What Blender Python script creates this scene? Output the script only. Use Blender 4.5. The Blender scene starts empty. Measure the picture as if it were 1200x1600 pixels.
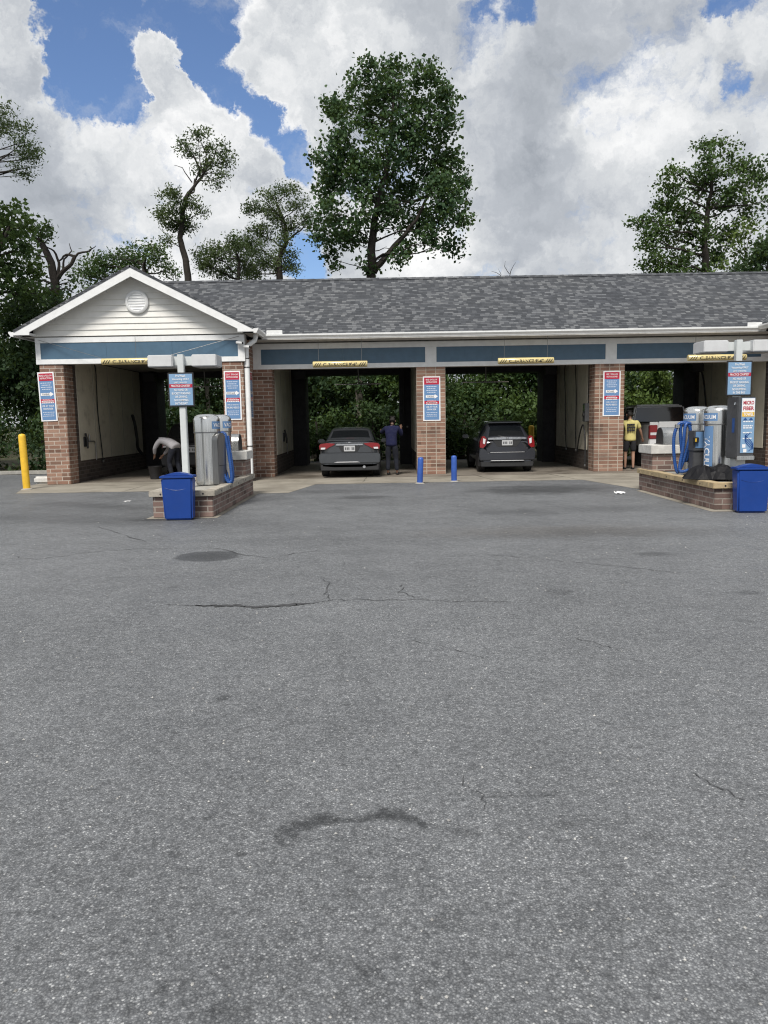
import bpy, bmesh, math, random
import numpy as np
from mathutils import Vector, Matrix
random.seed(7); RNG = np.random.default_rng(11)
PI = math.pi
scene = bpy.context.scene
COL = scene.collection

# ------------------------------------------------------------------ camera model (true lens, height, tilt and roll of the phone)
FPX = 1200.0; TILT = math.atan(.12); ROLL = .0165; CAM_H = 1.6
_c, _s = math.cos(TILT), math.sin(TILT); _cr, _sr = math.cos(ROLL), math.sin(ROLL)
_R0 = Vector((1, 0, 0)); _U0 = Vector((0, _s, _c)); FW = Vector((0, _c, -_s))
CR = _cr * _R0 - _sr * _U0; CU = _sr * _R0 + _cr * _U0
def ray(px, py):
    return CR * ((px - 600) / FPX) + CU * ((800 - py) / FPX) + FW
def at(px, py, Y):
    v = ray(px, py); k = Y / v.y
    return Vector((v.x * k, Y, CAM_H + v.z * k))
def ground(px, py, z=0.0):
    v = ray(px, py); k = (z - CAM_H) / v.z
    return Vector((v.x * k, v.y * k, z))
cam_d = bpy.data.cameras.new('camera'); cam = bpy.data.objects.new('camera', cam_d); COL.objects.link(cam)
cam_d.sensor_fit = 'AUTO'; cam_d.sensor_width = 36; cam_d.lens = 36 * FPX / 1600
cam_d.clip_start = .05; cam_d.clip_end = 3000
cam.matrix_world = Matrix(((CR.x, CU.x, -FW.x, 0), (CR.y, CU.y, -FW.y, 0), (CR.z, CU.z, -FW.z, CAM_H), (0, 0, 0, 1)))
scene.camera = cam

# ------------------------------------------------------------------ node helpers
class NT:
    def __init__(s, tree): s.t = tree
    def new(s, typ, **kw):
        n = s.t.nodes.new(typ)
        for k, v in kw.items(): setattr(n, k, v)
        return n
    def put(s, inp, v):
        if isinstance(v, bpy.types.NodeSocket): s.t.links.new(v, inp)
        elif v is not None:
            if isinstance(v, (tuple, list)) and len(v) == 3 and inp.type == 'RGBA': v = (*v, 1)
            inp.default_value = v
    def M(s, op, a, b=None, c=None, clamp=False):
        n = s.new('ShaderNodeMath', operation=op, use_clamp=clamp)
        for i, v in enumerate((a, b, c)):
            if v is not None: s.put(n.inputs[i], v)
        return n.outputs[0]
    def V(s, op, a, b=None, scale=None):
        n = s.new('ShaderNodeVectorMath', operation=op)
        s.put(n.inputs[0], a)
        if b is not None: s.put(n.inputs[1], b)
        if scale is not None: s.put(n.inputs['Scale'], scale)
        return n.outputs['Value'] if op in ('DOT_PRODUCT', 'LENGTH', 'DISTANCE') else n.outputs[0]
    def noise(s, vec, scale, detail=4, rough=.5, color=False):
        n = s.new('ShaderNodeTexNoise')
        if vec is not None: s.put(n.inputs['Vector'], vec)
        n.inputs['Scale'].default_value = scale; n.inputs['Detail'].default_value = detail; n.inputs['Roughness'].default_value = rough
        return n.outputs['Color'] if color else n.outputs[0]
    def vor(s, vec, scale, out='Color', feature='F1', rnd=1.0):
        n = s.new('ShaderNodeTexVoronoi', feature=feature)
        s.put(n.inputs['Vector'], vec); n.inputs['Scale'].default_value = scale; n.inputs['Randomness'].default_value = rnd
        return n.outputs[out]
    def ramp(s, fac, stops):
        n = s.new('ShaderNodeValToRGB'); r = n.color_ramp
        while len(r.elements) < len(stops): r.elements.new(.5)
        for e, (p, c) in zip(r.elements, stops):
            e.position = p; e.color = (*c, 1) if isinstance(c, (tuple, list)) else (c, c, c, 1)
        s.put(n.inputs[0], fac); return n.outputs[0]
    def mix(s, fac, a, b, mode='MIX'):
        n = s.new('ShaderNodeMix', data_type='RGBA', blend_type=mode)
        s.put(n.inputs[0], fac); s.put(n.inputs[6], a); s.put(n.inputs[7], b)
        return n.outputs[2]
    def mr(s, v, a, b, c=0., d=1., smooth=True):
        n = s.new('ShaderNodeMapRange', interpolation_type='SMOOTHSTEP' if smooth else 'LINEAR')
        for i, x in enumerate((v, a, b, c, d)): s.put(n.inputs[i], x)
        return n.outputs[0]
    def comb(s, x, y, z):
        n = s.new('ShaderNodeCombineXYZ')
        for i, v in enumerate((x, y, z)): s.put(n.inputs[i], v)
        return n.outputs[0]
    def sep(s, v):
        n = s.new('ShaderNodeSeparateXYZ'); s.put(n.inputs[0], v); return n.outputs
    def bump(s, h, strength=.3, dist=.01):
        n = s.new('ShaderNodeBump'); n.inputs['Strength'].default_value = strength; n.inputs['Distance'].default_value = dist
        s.put(n.inputs['Height'], h); return n.outputs[0]

def new_mat(name):
    m = bpy.data.materials.new(name); m.use_nodes = True
    nt = NT(m.node_tree); bsdf = m.node_tree.nodes['Principled BSDF']
    return m, nt, bsdf
def pos_of(nt): return nt.new('ShaderNodeNewGeometry').outputs['Position']
def obj_of(nt): return nt.new('ShaderNodeTexCoord').outputs['Object']

def plain(name, col, rough=.55, metal=0., var=.12, vscale=6., bump=0., bscale=60., spec=.5, coat=0., dirt=0.):
    """a painted / moulded surface with slight unevenness of tone and gloss"""
    m, nt, b = new_mat(name); p = obj_of(nt)
    n = nt.noise(p, vscale, 5, .6)
    lo = tuple(c * (1 - var) for c in col); hi = tuple(min(1, c * (1 + var)) for c in col)
    c = nt.mix(nt.mr(n, .3, .7), lo, hi)
    if dirt:
        d = nt.mr(nt.noise(p, 2.3, 7, .7), .5, .75)
        c = nt.mix(nt.M('MULTIPLY', d, dirt), c, (.10, .085, .065))
    nt.put(b.inputs['Base Color'], c)
    if coat: b.inputs['Roughness'].default_value = rough
    else: nt.put(b.inputs['Roughness'], nt.mr(nt.noise(p, vscale * 3, 3), .2, .8, max(.03, rough - .1), min(1, rough + .1)))
    b.inputs['Metallic'].default_value = metal; b.inputs['Specular IOR Level'].default_value = spec
    b.inputs['Coat Weight'].default_value = coat; b.inputs['Coat Roughness'].default_value = .08
    if bump: nt.put(b.inputs['Normal'], nt.bump(nt.noise(p, bscale, 4), bump, .01))
    return m

def wall_uv(nt, su=1., sv=1.):
    """brick courses run level on whichever way a wall faces"""
    g = nt.new('ShaderNodeNewGeometry'); p = nt.sep(g.outputs['Position']); n = nt.sep(g.outputs['True Normal'])
    ax = nt.M('ABSOLUTE', n[0]); ay = nt.M('ABSOLUTE', n[1])
    f = nt.M('GREATER_THAN', ax, ay)
    u = nt.M('ADD', nt.M('MULTIPLY', p[1], f), nt.M('MULTIPLY', p[0], nt.M('SUBTRACT', 1., f)))
    return u, p[2], g.outputs['Position']

def brick_mat(name, c1, c2, mortar, offset=.5, width=.31, row=.107, ush=0., stain=.5, msize=.0115):
    m, nt, b = new_mat(name)
    u, v, p = wall_uv(nt)
    vec = nt.comb(nt.M('ADD', u, ush), v, 0.)
    br = nt.new('ShaderNodeTexBrick', offset=offset)
    nt.put(br.inputs['Vector'], vec)
    for k, val in (('Scale', 1.), ('Mortar Size', msize), ('Mortar Smooth', .15), ('Bias', 0.), ('Brick Width', width), ('Row Height', row)):
        br.inputs[k].default_value = val
    br.inputs['Color1'].default_value = (*c1, 1); br.inputs['Color2'].default_value = (*c2, 1); br.inputs['Mortar'].default_value = (*mortar, 1)
    col = br.outputs['Color']
    # odd bricks: a few over-burnt dark ones
    cell = nt.noise(nt.comb(nt.M('FLOOR', nt.M('DIVIDE', u, width)), nt.M('FLOOR', nt.M('DIVIDE', v, row)), 3.), 7.7, 0)
    odd = nt.M('MULTIPLY', nt.mr(cell, .62, .66), nt.M('SUBTRACT', 1., br.outputs['Fac']))
    col = nt.mix(nt.M('MULTIPLY', odd, .55), col, tuple(x * .35 for x in c1))
    fine = nt.noise(p, 55, 5, .65)
    col = nt.mix(.35, col, nt.mix(fine, (.25, .25, .25), (1.3, 1.25, 1.2)), 'MULTIPLY')
    big = nt.mr(nt.noise(p, 1.4, 6, .65), .45, .75)
    col = nt.mix(nt.M('MULTIPLY', big, stain), col, (.055, .05, .045))
    nt.put(b.inputs['Base Color'], col); b.inputs['Roughness'].default_value = .9
    h = nt.M('ADD', nt.M('MULTIPLY', br.outputs['Fac'], -1.), nt.M('MULTIPLY', fine, .35))
    nt.put(b.inputs['Normal'], nt.bump(h, .6, .008))
    return m

MT = {}
MT['brick'] = brick_mat('red_brown_brick', (.25, .135, .095), (.37, .235, .175), (.50, .44, .38))
MT['brick_stack'] = brick_mat('stacked_brick', (.25, .135, .095), (.37, .235, .175), (.48, .42, .35), offset=0., width=.277, ush=.12)
MT['brick_low'] = brick_mat('island_brick', (.185, .120, .103), (.285, .200, .175), (.36, .32, .285), width=.30, row=.095, stain=.55)
MT['brick_dark'] = brick_mat('dark_bay_brick', (.060, .047, .040), (.10, .077, .066), (.12, .105, .095), stain=.4)  # a much darker brick tone for the walls between the bays
MT['white_trim'] = plain('white_trim', (.80, .81, .81), .45, var=.05, dirt=.08)
MT['siding'] = plain('vinyl_siding', (.80, .79, .75), .45, var=.03, dirt=.10)
MT['blue_band'] = plain('blue_band', (.072, .138, .208), .4, var=.06, dirt=.1)
MT['gutter'] = plain('white_gutter', (.78, .79, .79), .35, var=.05, dirt=.08)
MT['black'] = plain('matt_black', (.018, .018, .02), .55)
MT['rubber'] = plain('rubber', (.02, .02, .021), .75, var=.3)
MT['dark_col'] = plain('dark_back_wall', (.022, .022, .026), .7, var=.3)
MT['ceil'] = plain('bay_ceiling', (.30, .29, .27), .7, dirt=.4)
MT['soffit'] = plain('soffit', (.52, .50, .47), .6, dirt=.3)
MT['panel'] = plain('wash_wall_panel', (.62, .58, .48), .4, var=.06, dirt=.42, vscale=2.)
MT['seam'] = plain('panel_seam', (.33, .32, .29), .5)
MT['yellow'] = plain('safety_yellow', (.78, .48, .035), .45, var=.1, dirt=.18, vscale=9)
MT['clear_y'] = plain('clearance_yellow', (.66, .55, .27), .2, var=.05, dirt=.10)
MT['blue_b'] = plain('bollard_blue', (.032, .095, .38), .45, dirt=.15)
MT['bin'] = plain('bin_blue', (.006, .046, .25), .38, var=.06, vscale=3, bump=.04, bscale=25)
MT['hose'] = plain('hose_blue', (.018, .075, .27), .4, var=.15)
MT['sign_blue'] = plain('sign_blue', (.135, .255, .46), .35, var=.03)
MT['sign_sky'] = plain('sign_pale_blue', (.22, .365, .55), .3, var=.03)
MT['sign_red'] = plain('sign_red', (.45, .018, .05), .35, var=.05)
MT['sign_white'] = plain('sign_white', (.84, .84, .85), .35, var=.02)
MT['ink'] = plain('dark_ink', (.02, .02, .025), .5)
MT['ink_soft'] = plain('sign_fine_print', (.56, .64, .78), .5, var=.03)
MT['ink_pink'] = plain('sign_pink_print', (.78, .42, .46), .5, var=.03)
MT['galv'] = plain('post_grey_white', (.60, .63, .63), .4, var=.05, dirt=.08)
MT['lampbox'] = plain('lamp_housing', (.60, .61, .62), .45, var=.05, dirt=.08)
MT['concrete_cap'] = plain('cap_stone', (.62, .61, .58), .8, bump=.2, dirt=.35)
MT['wood_old'] = plain('weathered_plank', (.36, .33, .28), .85, var=.25, bump=.4, dirt=.5)
MT['wood_new'] = plain('new_plank', (.44, .345, .205), .8, var=.18, bump=.3, dirt=.25)
MT['screed'] = plain('island_screed', (.33, .32, .29), .9, var=.15, bump=.2, dirt=.4)
MT['tarp'] = plain('black_tarp', (.008, .008, .010), .6, var=.1, spec=.2)
MT['vend'] = plain('machine_grey', (.085, .088, .095), .42, metal=.3, dirt=.2)
MT['chrome'] = plain('chrome', (.75, .76, .78), .16, metal=1., var=.04)
MT['glass'] = plain('dark_car_glass', (.008, .010, .012), .05, var=.1, spec=.6, coat=.5)
MT['car_grey'] = plain('grey_car_paint', (.058, .064, .072), .2, metal=.2, var=.04, coat=.8)
MT['car_slate'] = plain('slate_car_paint', (.034, .037, .046), .18, metal=.2, var=.04, coat=.8)
MT['car_white'] = plain('white_car_paint', (.72, .73, .74), .3, var=.03, coat=.8)
MT['car_black'] = plain('black_car_paint', (.010, .010, .012), .3, var=.1, coat=.6)
MT['tail_red'] = plain('tail_lamp_red', (.22, .006, .010), .15, var=.1, coat=1.)
MT['lamp_clear_and_glint'] = plain('lamp_clear_and_glint', (.70, .70, .72), .12, var=.05, coat=1.)  # clear lamps, and the painted highlights on car bodies and door pane
MT['plate'] = plain('number_plate', (.48, .49, .50), .4, var=.05)
MT['plastic_dk'] = plain('dark_bumper_plastic', (.022, .023, .025), .6)
MT['skin'] = plain('skin', (.33, .19, .13), .55, var=.08)
MT['skin_dk'] = plain('skin_deep', (.12, .065, .042), .55, var=.08)
MT['hair'] = plain('hair', (.012, .010, .009), .7)
MT['shirt_grey'] = plain('grey_shirt', (.36, .35, .37), .9, var=.08, bump=.3, bscale=30)
MT['shirt_blue'] = plain('navy_shirt', (.003, .005, .036), .9, var=.12, bump=.3, bscale=30)
MT['shirt_yel'] = plain('yellow_shirt', (.58, .51, .20), .9, var=.08, bump=.3, bscale=30)
MT['denim'] = plain('dark_trousers', (.007, .009, .017), .9, var=.3)
MT['shorts'] = plain('black_shorts', (.018, .018, .022), .9, var=.2)
MT['shoe'] = plain('black_shoe', (.015, .015, .016), .6)
MT['litter'] = plain('white_paper', (.80, .80, .80), .7)
MT['bark'] = plain('bark', (.028, .023, .019), .95, var=.35, vscale=9, bump=.9, bscale=18)
MT['bark_pale'] = plain('pale_bark', (.20, .18, .155), .95, var=.3, vscale=7, bump=.8, bscale=18)
MT['kerb'] = plain('kerb_concrete', (.34, .33, .30), .9, var=.15, bump=.3, dirt=.4)

def steel_mat(name, col=(.80, .80, .78), rough=.19):
    m, nt, b = new_mat(name); p = obj_of(nt)
    s = nt.V('MULTIPLY', p, (60., 60., 1.2))          # brushed streaks run upward
    n = nt.noise(s, 1.6, 4, .6)
    nt.put(b.inputs['Base Color'], nt.mix(nt.mr(n, .3, .7), tuple(c * .82 for c in col), tuple(c * 1.08 for c in col)))
    nt.put(b.inputs['Roughness'], nt.mr(n, .2, .8, rough - .06, rough + .12))
    b.inputs['Metallic'].default_value = 1.
    nt.put(b.inputs['Normal'], nt.bump(nt.noise(p, 2.2, 2), .12, .02))
    return m
MT['steel'] = steel_mat('brushed_steel')
MT['steel_smooth'] = plain('smooth_steel', (.50, .50, .49), .28, metal=1., var=.05, vscale=3)
MT['steel_dk'] = steel_mat('dull_steel', (.30, .30, .30), .36)

def shingle_mat():
    m, nt, b = new_mat('asphalt_shingle')
    g = nt.new('ShaderNodeNewGeometry'); p = nt.sep(g.outputs['Position']); n = nt.sep(g.outputs['True Normal'])
    f = nt.M('GREATER_THAN', nt.M('ABSOLUTE', n[0]), nt.M('ABSOLUTE', n[1]))
    u = nt.M('ADD', nt.M('MULTIPLY', p[1], f), nt.M('MULTIPLY', p[0], nt.M('SUBTRACT', 1., f)))
    v = nt.M('MULTIPLY', p[2], 2.05)
    row = .122
    r = nt.M('FLOOR', nt.M('DIVIDE', v, row))
    rnd = nt.noise(nt.comb(0., r, 5.), 13.7, 0)
    uu = nt.M('ADD', u, nt.M('MULTIPLY', rnd, 9.))
    br = nt.new('ShaderNodeTexBrick', offset=.37, offset_frequency=2)
    nt.put(br.inputs['Vector'], nt.comb(uu, v, 0.))
    for k, val in (('Scale', 1.), ('Mortar Size', .002), ('Mortar Smooth', .3), ('Bias', 0.), ('Brick Width', .135), ('Row Height', row)): br.inputs[k].default_value = val
    br.inputs['Color1'].default_value = (0, 0, 0, 1); br.inputs['Color2'].default_value = (1, 1, 1, 1); br.inputs['Mortar'].default_value = (.3, .3, .3, 1)
    col = nt.ramp(br.outputs['Color'], [(0., (.040, .044, .051)), (.45, (.062, .067, .076)), (.64, (.080, .085, .094)), (.76, (.118, .124, .133)), (1., (.15, .156, .164))])
    frow = nt.M('FRACT', nt.M('DIVIDE', v, row))
    col = nt.mix(nt.mr(frow, .10, .26, .75, 0.), col, (.016, .017, .020))      # shadow line of each course, its shade painted into the colour
    col = nt.mix(.55, col, nt.mix(nt.noise(g.outputs['Position'], 60, 3), (.45, .45, .47), (1.5, 1.5, 1.5)), 'MULTIPLY')
    big = nt.noise(g.outputs['Position'], .5, 5, .6)
    col = nt.mix(.5, col, nt.mix(nt.mr(big, .3, .7), (.72, .74, .78), (1.15, 1.13, 1.08)), 'MULTIPLY')
    nt.put(b.inputs['Base Color'], col); b.inputs['Roughness'].default_value = .92
    fr = nt.M('FRACT', nt.M('DIVIDE', v, row))
    h = nt.M('ADD', nt.M('MULTIPLY', fr, -.8), nt.M('MULTIPLY', br.outputs['Fac'], -.5))
    nt.put(b.inputs['Normal'], nt.bump(h, .7, .02))
    return m
MT['shingle'] = shingle_mat()

def leaf_mat(name, dark, light, trans=.28, scale=.9):
    m, nt, b = new_mat(name); p = pos_of(nt)
    n = nt.noise(p, scale, 4, .6); n2 = nt.noise(p, 9., 2)
    c = nt.mix(nt.mr(n, .35, .68), dark, light)
    c = nt.mix(.5, c, nt.mix(n2, (.55, .6, .5), (1.45, 1.4, 1.3)), 'MULTIPLY')
    nt.put(b.inputs['Base Color'], c); b.inputs['Roughness'].default_value = .62; b.inputs['Specular IOR Level'].default_value = .3
    tr = nt.new('ShaderNodeBsdfTranslucent'); nt.put(tr.inputs[0], nt.mix(.5, c, (.16, .22, .03)))
    ms = nt.new('ShaderNodeMixShader'); ms.inputs[0].default_value = trans
    nt.t.links.new(b.outputs[0], ms.inputs[1]); nt.t.links.new(tr.outputs[0], ms.inputs[2])
    nt.t.links.new(ms.outputs[0], nt.t.nodes['Material Output'].inputs[0])
    return m
MT['leaf_big'] = leaf_mat('broad_leaf', (0.029, 0.069, 0.033), (0.073, 0.130, 0.049))
MT['leaf_locust'] = leaf_mat('feathery_leaf', (0.046, 0.078, 0.034), (0.098, 0.137, 0.055))
MT['leaf_mid'] = leaf_mat('mid_green_leaf', (0.036, 0.075, 0.026), (0.091, 0.150, 0.044))
MT['leaf_dark'] = leaf_mat('deep_green_leaf', (0.021, 0.047, 0.021), (0.055, 0.098, 0.036))
MT['leaf_light'] = leaf_mat('light_green_leaf', (.060, .105, .028), (.14, .20, .05))

# ------------------------------------------------------------------ mesh builder
class MB:
    def __init__(s): s.v = []; s.f = []
    def add(s, vs, fs):
        o = len(s.v); s.v += [tuple(v) for v in vs]; s.f += [tuple(i + o for i in f) for f in fs]; return s
    def box(s, x0, x1, y0, y1, z0, z1):
        return s.add([(x0,y0,z0),(x1,y0,z0),(x1,y1,z0),(x0,y1,z0),(x0,y0,z1),(x1,y0,z1),(x1,y1,z1),(x0,y1,z1)],
                     [(0,3,2,1),(4,5,6,7),(0,1,5,4),(1,2,6,5),(2,3,7,6),(3,0,4,7)])
    def taper(s, x0, x1, y0, y1, z0, z1, k, ky=None):
        ky = k if ky is None else ky
        cx, cy = (x0+x1)/2, (y0+y1)/2; hx, hy = (x1-x0)/2, (y1-y0)/2
        return s.add([(cx-hx*k,cy-hy*ky,z0),(cx+hx*k,cy-hy*ky,z0),(cx+hx*k,cy+hy*ky,z0),(cx-hx*k,cy+hy*ky,z0),(x0,y0,z1),(x1,y0,z1),(x1,y1,z1),(x0,y1,z1)],
                     [(0,3,2,1),(4,5,6,7),(0,1,5,4),(1,2,6,5),(2,3,7,6),(3,0,4,7)])
    def prism(s, pts, d0, d1, axis='y'):
        """polygon in the two other axes, pushed along axis"""
        n = len(pts)
        def P(a, b, d): return (a, d, b) if axis == 'y' else ((d, a, b) if axis == 'x' else (a, b, d))
        vs = [P(a, b, d0) for a, b in pts] + [P(a, b, d1) for a, b in pts]
        fs = [tuple(range(n)), tuple(range(2*n-1, n-1, -1))] + [(i, i+n, (i+1) % n + n, (i+1) % n) for i in range(n)]
        return s.add(vs, fs)
    def slab(s, c, t):
        a, b, d, _e = [Vector(p) for p in c]; nrm = (b - a).cross(d - a).normalized()
        if nrm.z < 0: nrm = -nrm
        lo = [Vector(p) - nrm * t for p in c]
        return s.add([*c, *lo], [(0,1,2,3),(7,6,5,4),(0,4,5,1),(1,5,6,2),(2,6,7,3),(3,7,4,0)])
    def tube(s, pts, r, n=8, caps=True):
        pts = [Vector(p) for p in pts]; m = len(pts)
        rs = r if isinstance(r, (list, tuple)) else [r] * m
        rings = []; up = None
        for i, p in enumerate(pts):
            d = (pts[min(i+1, m-1)] - pts[max(i-1, 0)])
            d = d.normalized() if d.length > 1e-9 else Vector((0, 0, 1))
            if up is None:
                up = Vector((0, 0, 1)) if abs(d.z) < .9 else Vector((0, 1, 0))
            a = d.cross(up)
            if a.length < 1e-6: a = d.cross(Vector((1, 0, 0)))
            a.normalize(); b = a.cross(d); up = b
            rings.append([p + (a * math.cos(2*PI*k/n) + b * math.sin(2*PI*k/n)) * rs[i] for k in range(n)])
        vs = [v for ring in rings for v in ring]
        fs = [(i*n+k, i*n+(k+1) % n, (i+1)*n+(k+1) % n, (i+1)*n+k) for i in range(m-1) for k in range(n)]
        if caps: fs += [tuple(range(n-1, -1, -1)), tuple((m-1)*n + k for k in range(n))]
        return s.add(vs, fs)
    def lathe(s, prof, c=(0, 0, 0), n=24, axis='z'):
        m = len(prof); vs = []
        for r, h in prof:
            for k in range(n):
                a = 2*PI*k/n; u, w = r*math.cos(a), r*math.sin(a)
                p = (u, w, h) if axis == 'z' else ((h, u, w) if axis == 'x' else (u, h, w))
                vs.append((p[0]+c[0], p[1]+c[1], p[2]+c[2]))
        fs = [(i*n+k, i*n+(k+1) % n, (i+1)*n+(k+1) % n, (i+1)*n+k) for i in range(m-1) for k in range(n)]
        fs += [tuple(range(n-1, -1, -1)), tuple((m-1)*n+k for k in range(n))]
        return s.add(vs, fs)
    def xf(s, M):
        s.v = [tuple(M @ Vector(v)) for v in s.v]; return s
    def build(s, name, m, parent=None, bevel=0., smooth=False, seg=2):
        me = bpy.data.meshes.new(name)
        bm = bmesh.new()
        vs = [bm.verts.new(v) for v in s.v]
        for f in s.f:
            try: bm.faces.new([vs[i] for i in f])
            except ValueError: pass
        bmesh.ops.recalc_face_normals(bm, faces=bm.faces[:])
        if bevel:
            bmesh.ops.bevel(bm, geom=[e for e in bm.edges if len(e.link_faces) == 2 and e.calc_face_angle() > .35], offset=bevel, segments=seg, affect='EDGES', clamp_overlap=True)
        if smooth:
            for f in bm.faces: f.smooth = True
            for e in bm.edges:
                if len(e.link_faces) == 2 and e.calc_face_angle() > .75: e.smooth = False
        bm.to_mesh(me); bm.free()
        me.materials.append(MT[m] if isinstance(m, str) else m)
        o = bpy.data.objects.new(name, me); COL.objects.link(o)
        if parent is not None: o.parent = parent
        return o

def tag(o, label=None, cat=None, group=None, kind=None):
    for k, v in (('label', label), ('category', cat), ('group', group), ('kind', kind)):
        if v: o[k] = v
    return o
def thing(name, label, cat, loc=(0, 0, 0), rz=0., group=None):
    o = bpy.data.objects.new(name, None); COL.objects.link(o); o.empty_display_size = .2
    o.location = loc; o.rotation_euler = (0, 0, rz)
    return tag(o, label, cat, group)
def structure(o): o['kind'] = 'structure'; return o
def copy_tree(o, parent=None):
    c = o.copy(); COL.objects.link(c); c.parent = parent
    for ch in list(o.children): copy_tree(ch, c)
    return c
def relabel(o, label): o['label'] = label; return o

_text_cache = {}
def text2d(s, width, height, bold=.012):
    """letters as flat polygons, fitted into width x height about the origin"""
    if (s, bold) not in _text_cache:
        cu = bpy.data.curves.new('lettering', 'FONT'); cu.body = s; cu.offset = bold; cu.resolution_u = 2
        o = bpy.data.objects.new('lettering', cu); COL.objects.link(o)
        dg = bpy.context.evaluated_depsgraph_get(); dg.update()
        me = bpy.data.meshes.new_from_object(o.evaluated_get(dg))
        vs = [(v.co.x, v.co.y) for v in me.vertices]; fs = [tuple(p.vertices) for p in me.polygons]
        bpy.data.objects.remove(o); bpy.data.curves.remove(cu); bpy.data.meshes.remove(me)
        _text_cache[(s, bold)] = (vs, fs)
    vs, fs = _text_cache[(s, bold)]
    x0 = min(v[0] for v in vs); x1 = max(v[0] for v in vs); y0 = min(v[1] for v in vs); y1 = max(v[1] for v in vs)
    kx, ky = width / (x1 - x0), height / (y1 - y0)
    return [((v[0] - (x0+x1)/2) * kx, (v[1] - (y0+y1)/2) * ky) for v in vs], fs
def lines_of(mb, s, cx, cz, w, h, y, bold=.012):
    vs, fs = text2d(s, w, h, bold); return mb.add([(a + cx, y, b + cz) for a, b in vs], fs)
def print_rows(mb, cx, z, w, h, y, seed=0):
    """a row of print too small to read: short strokes"""
    r = random.Random(seed); x = cx - w/2
    while x < cx + w/2 - .01:
        l = r.uniform(.022, .055); l = min(l, cx + w/2 - x)
        mb.add([(x, y, z), (x + l, y, z), (x + l, y, z + h), (x, y, z + h)], [(0, 1, 2, 3)]); x += l + .010

# ------------------------------------------------------------------ setting: ground sheets
def sheet(name, pts, z, m):
    mb = MB(); mb.add([(x, y, z) for x, y in pts], [tuple(range(len(pts)))])
    return structure(mb.build(name, m))

def soil_mat():
    m, nt, b = new_mat('woodland_soil'); p = pos_of(nt)
    n = nt.noise(p, 1.1, 7, .65)
    nt.put(b.inputs['Base Color'], nt.ramp(n, [(.3, (.035, .030, .022)), (.5, (.06, .055, .03)), (.7, (.045, .065, .022))]))
    b.inputs['Roughness'].default_value = .95; nt.put(b.inputs['Normal'], nt.bump(nt.noise(p, 9, 5), .8, .05)); return m
MT['soil'] = soil_mat()

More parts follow.
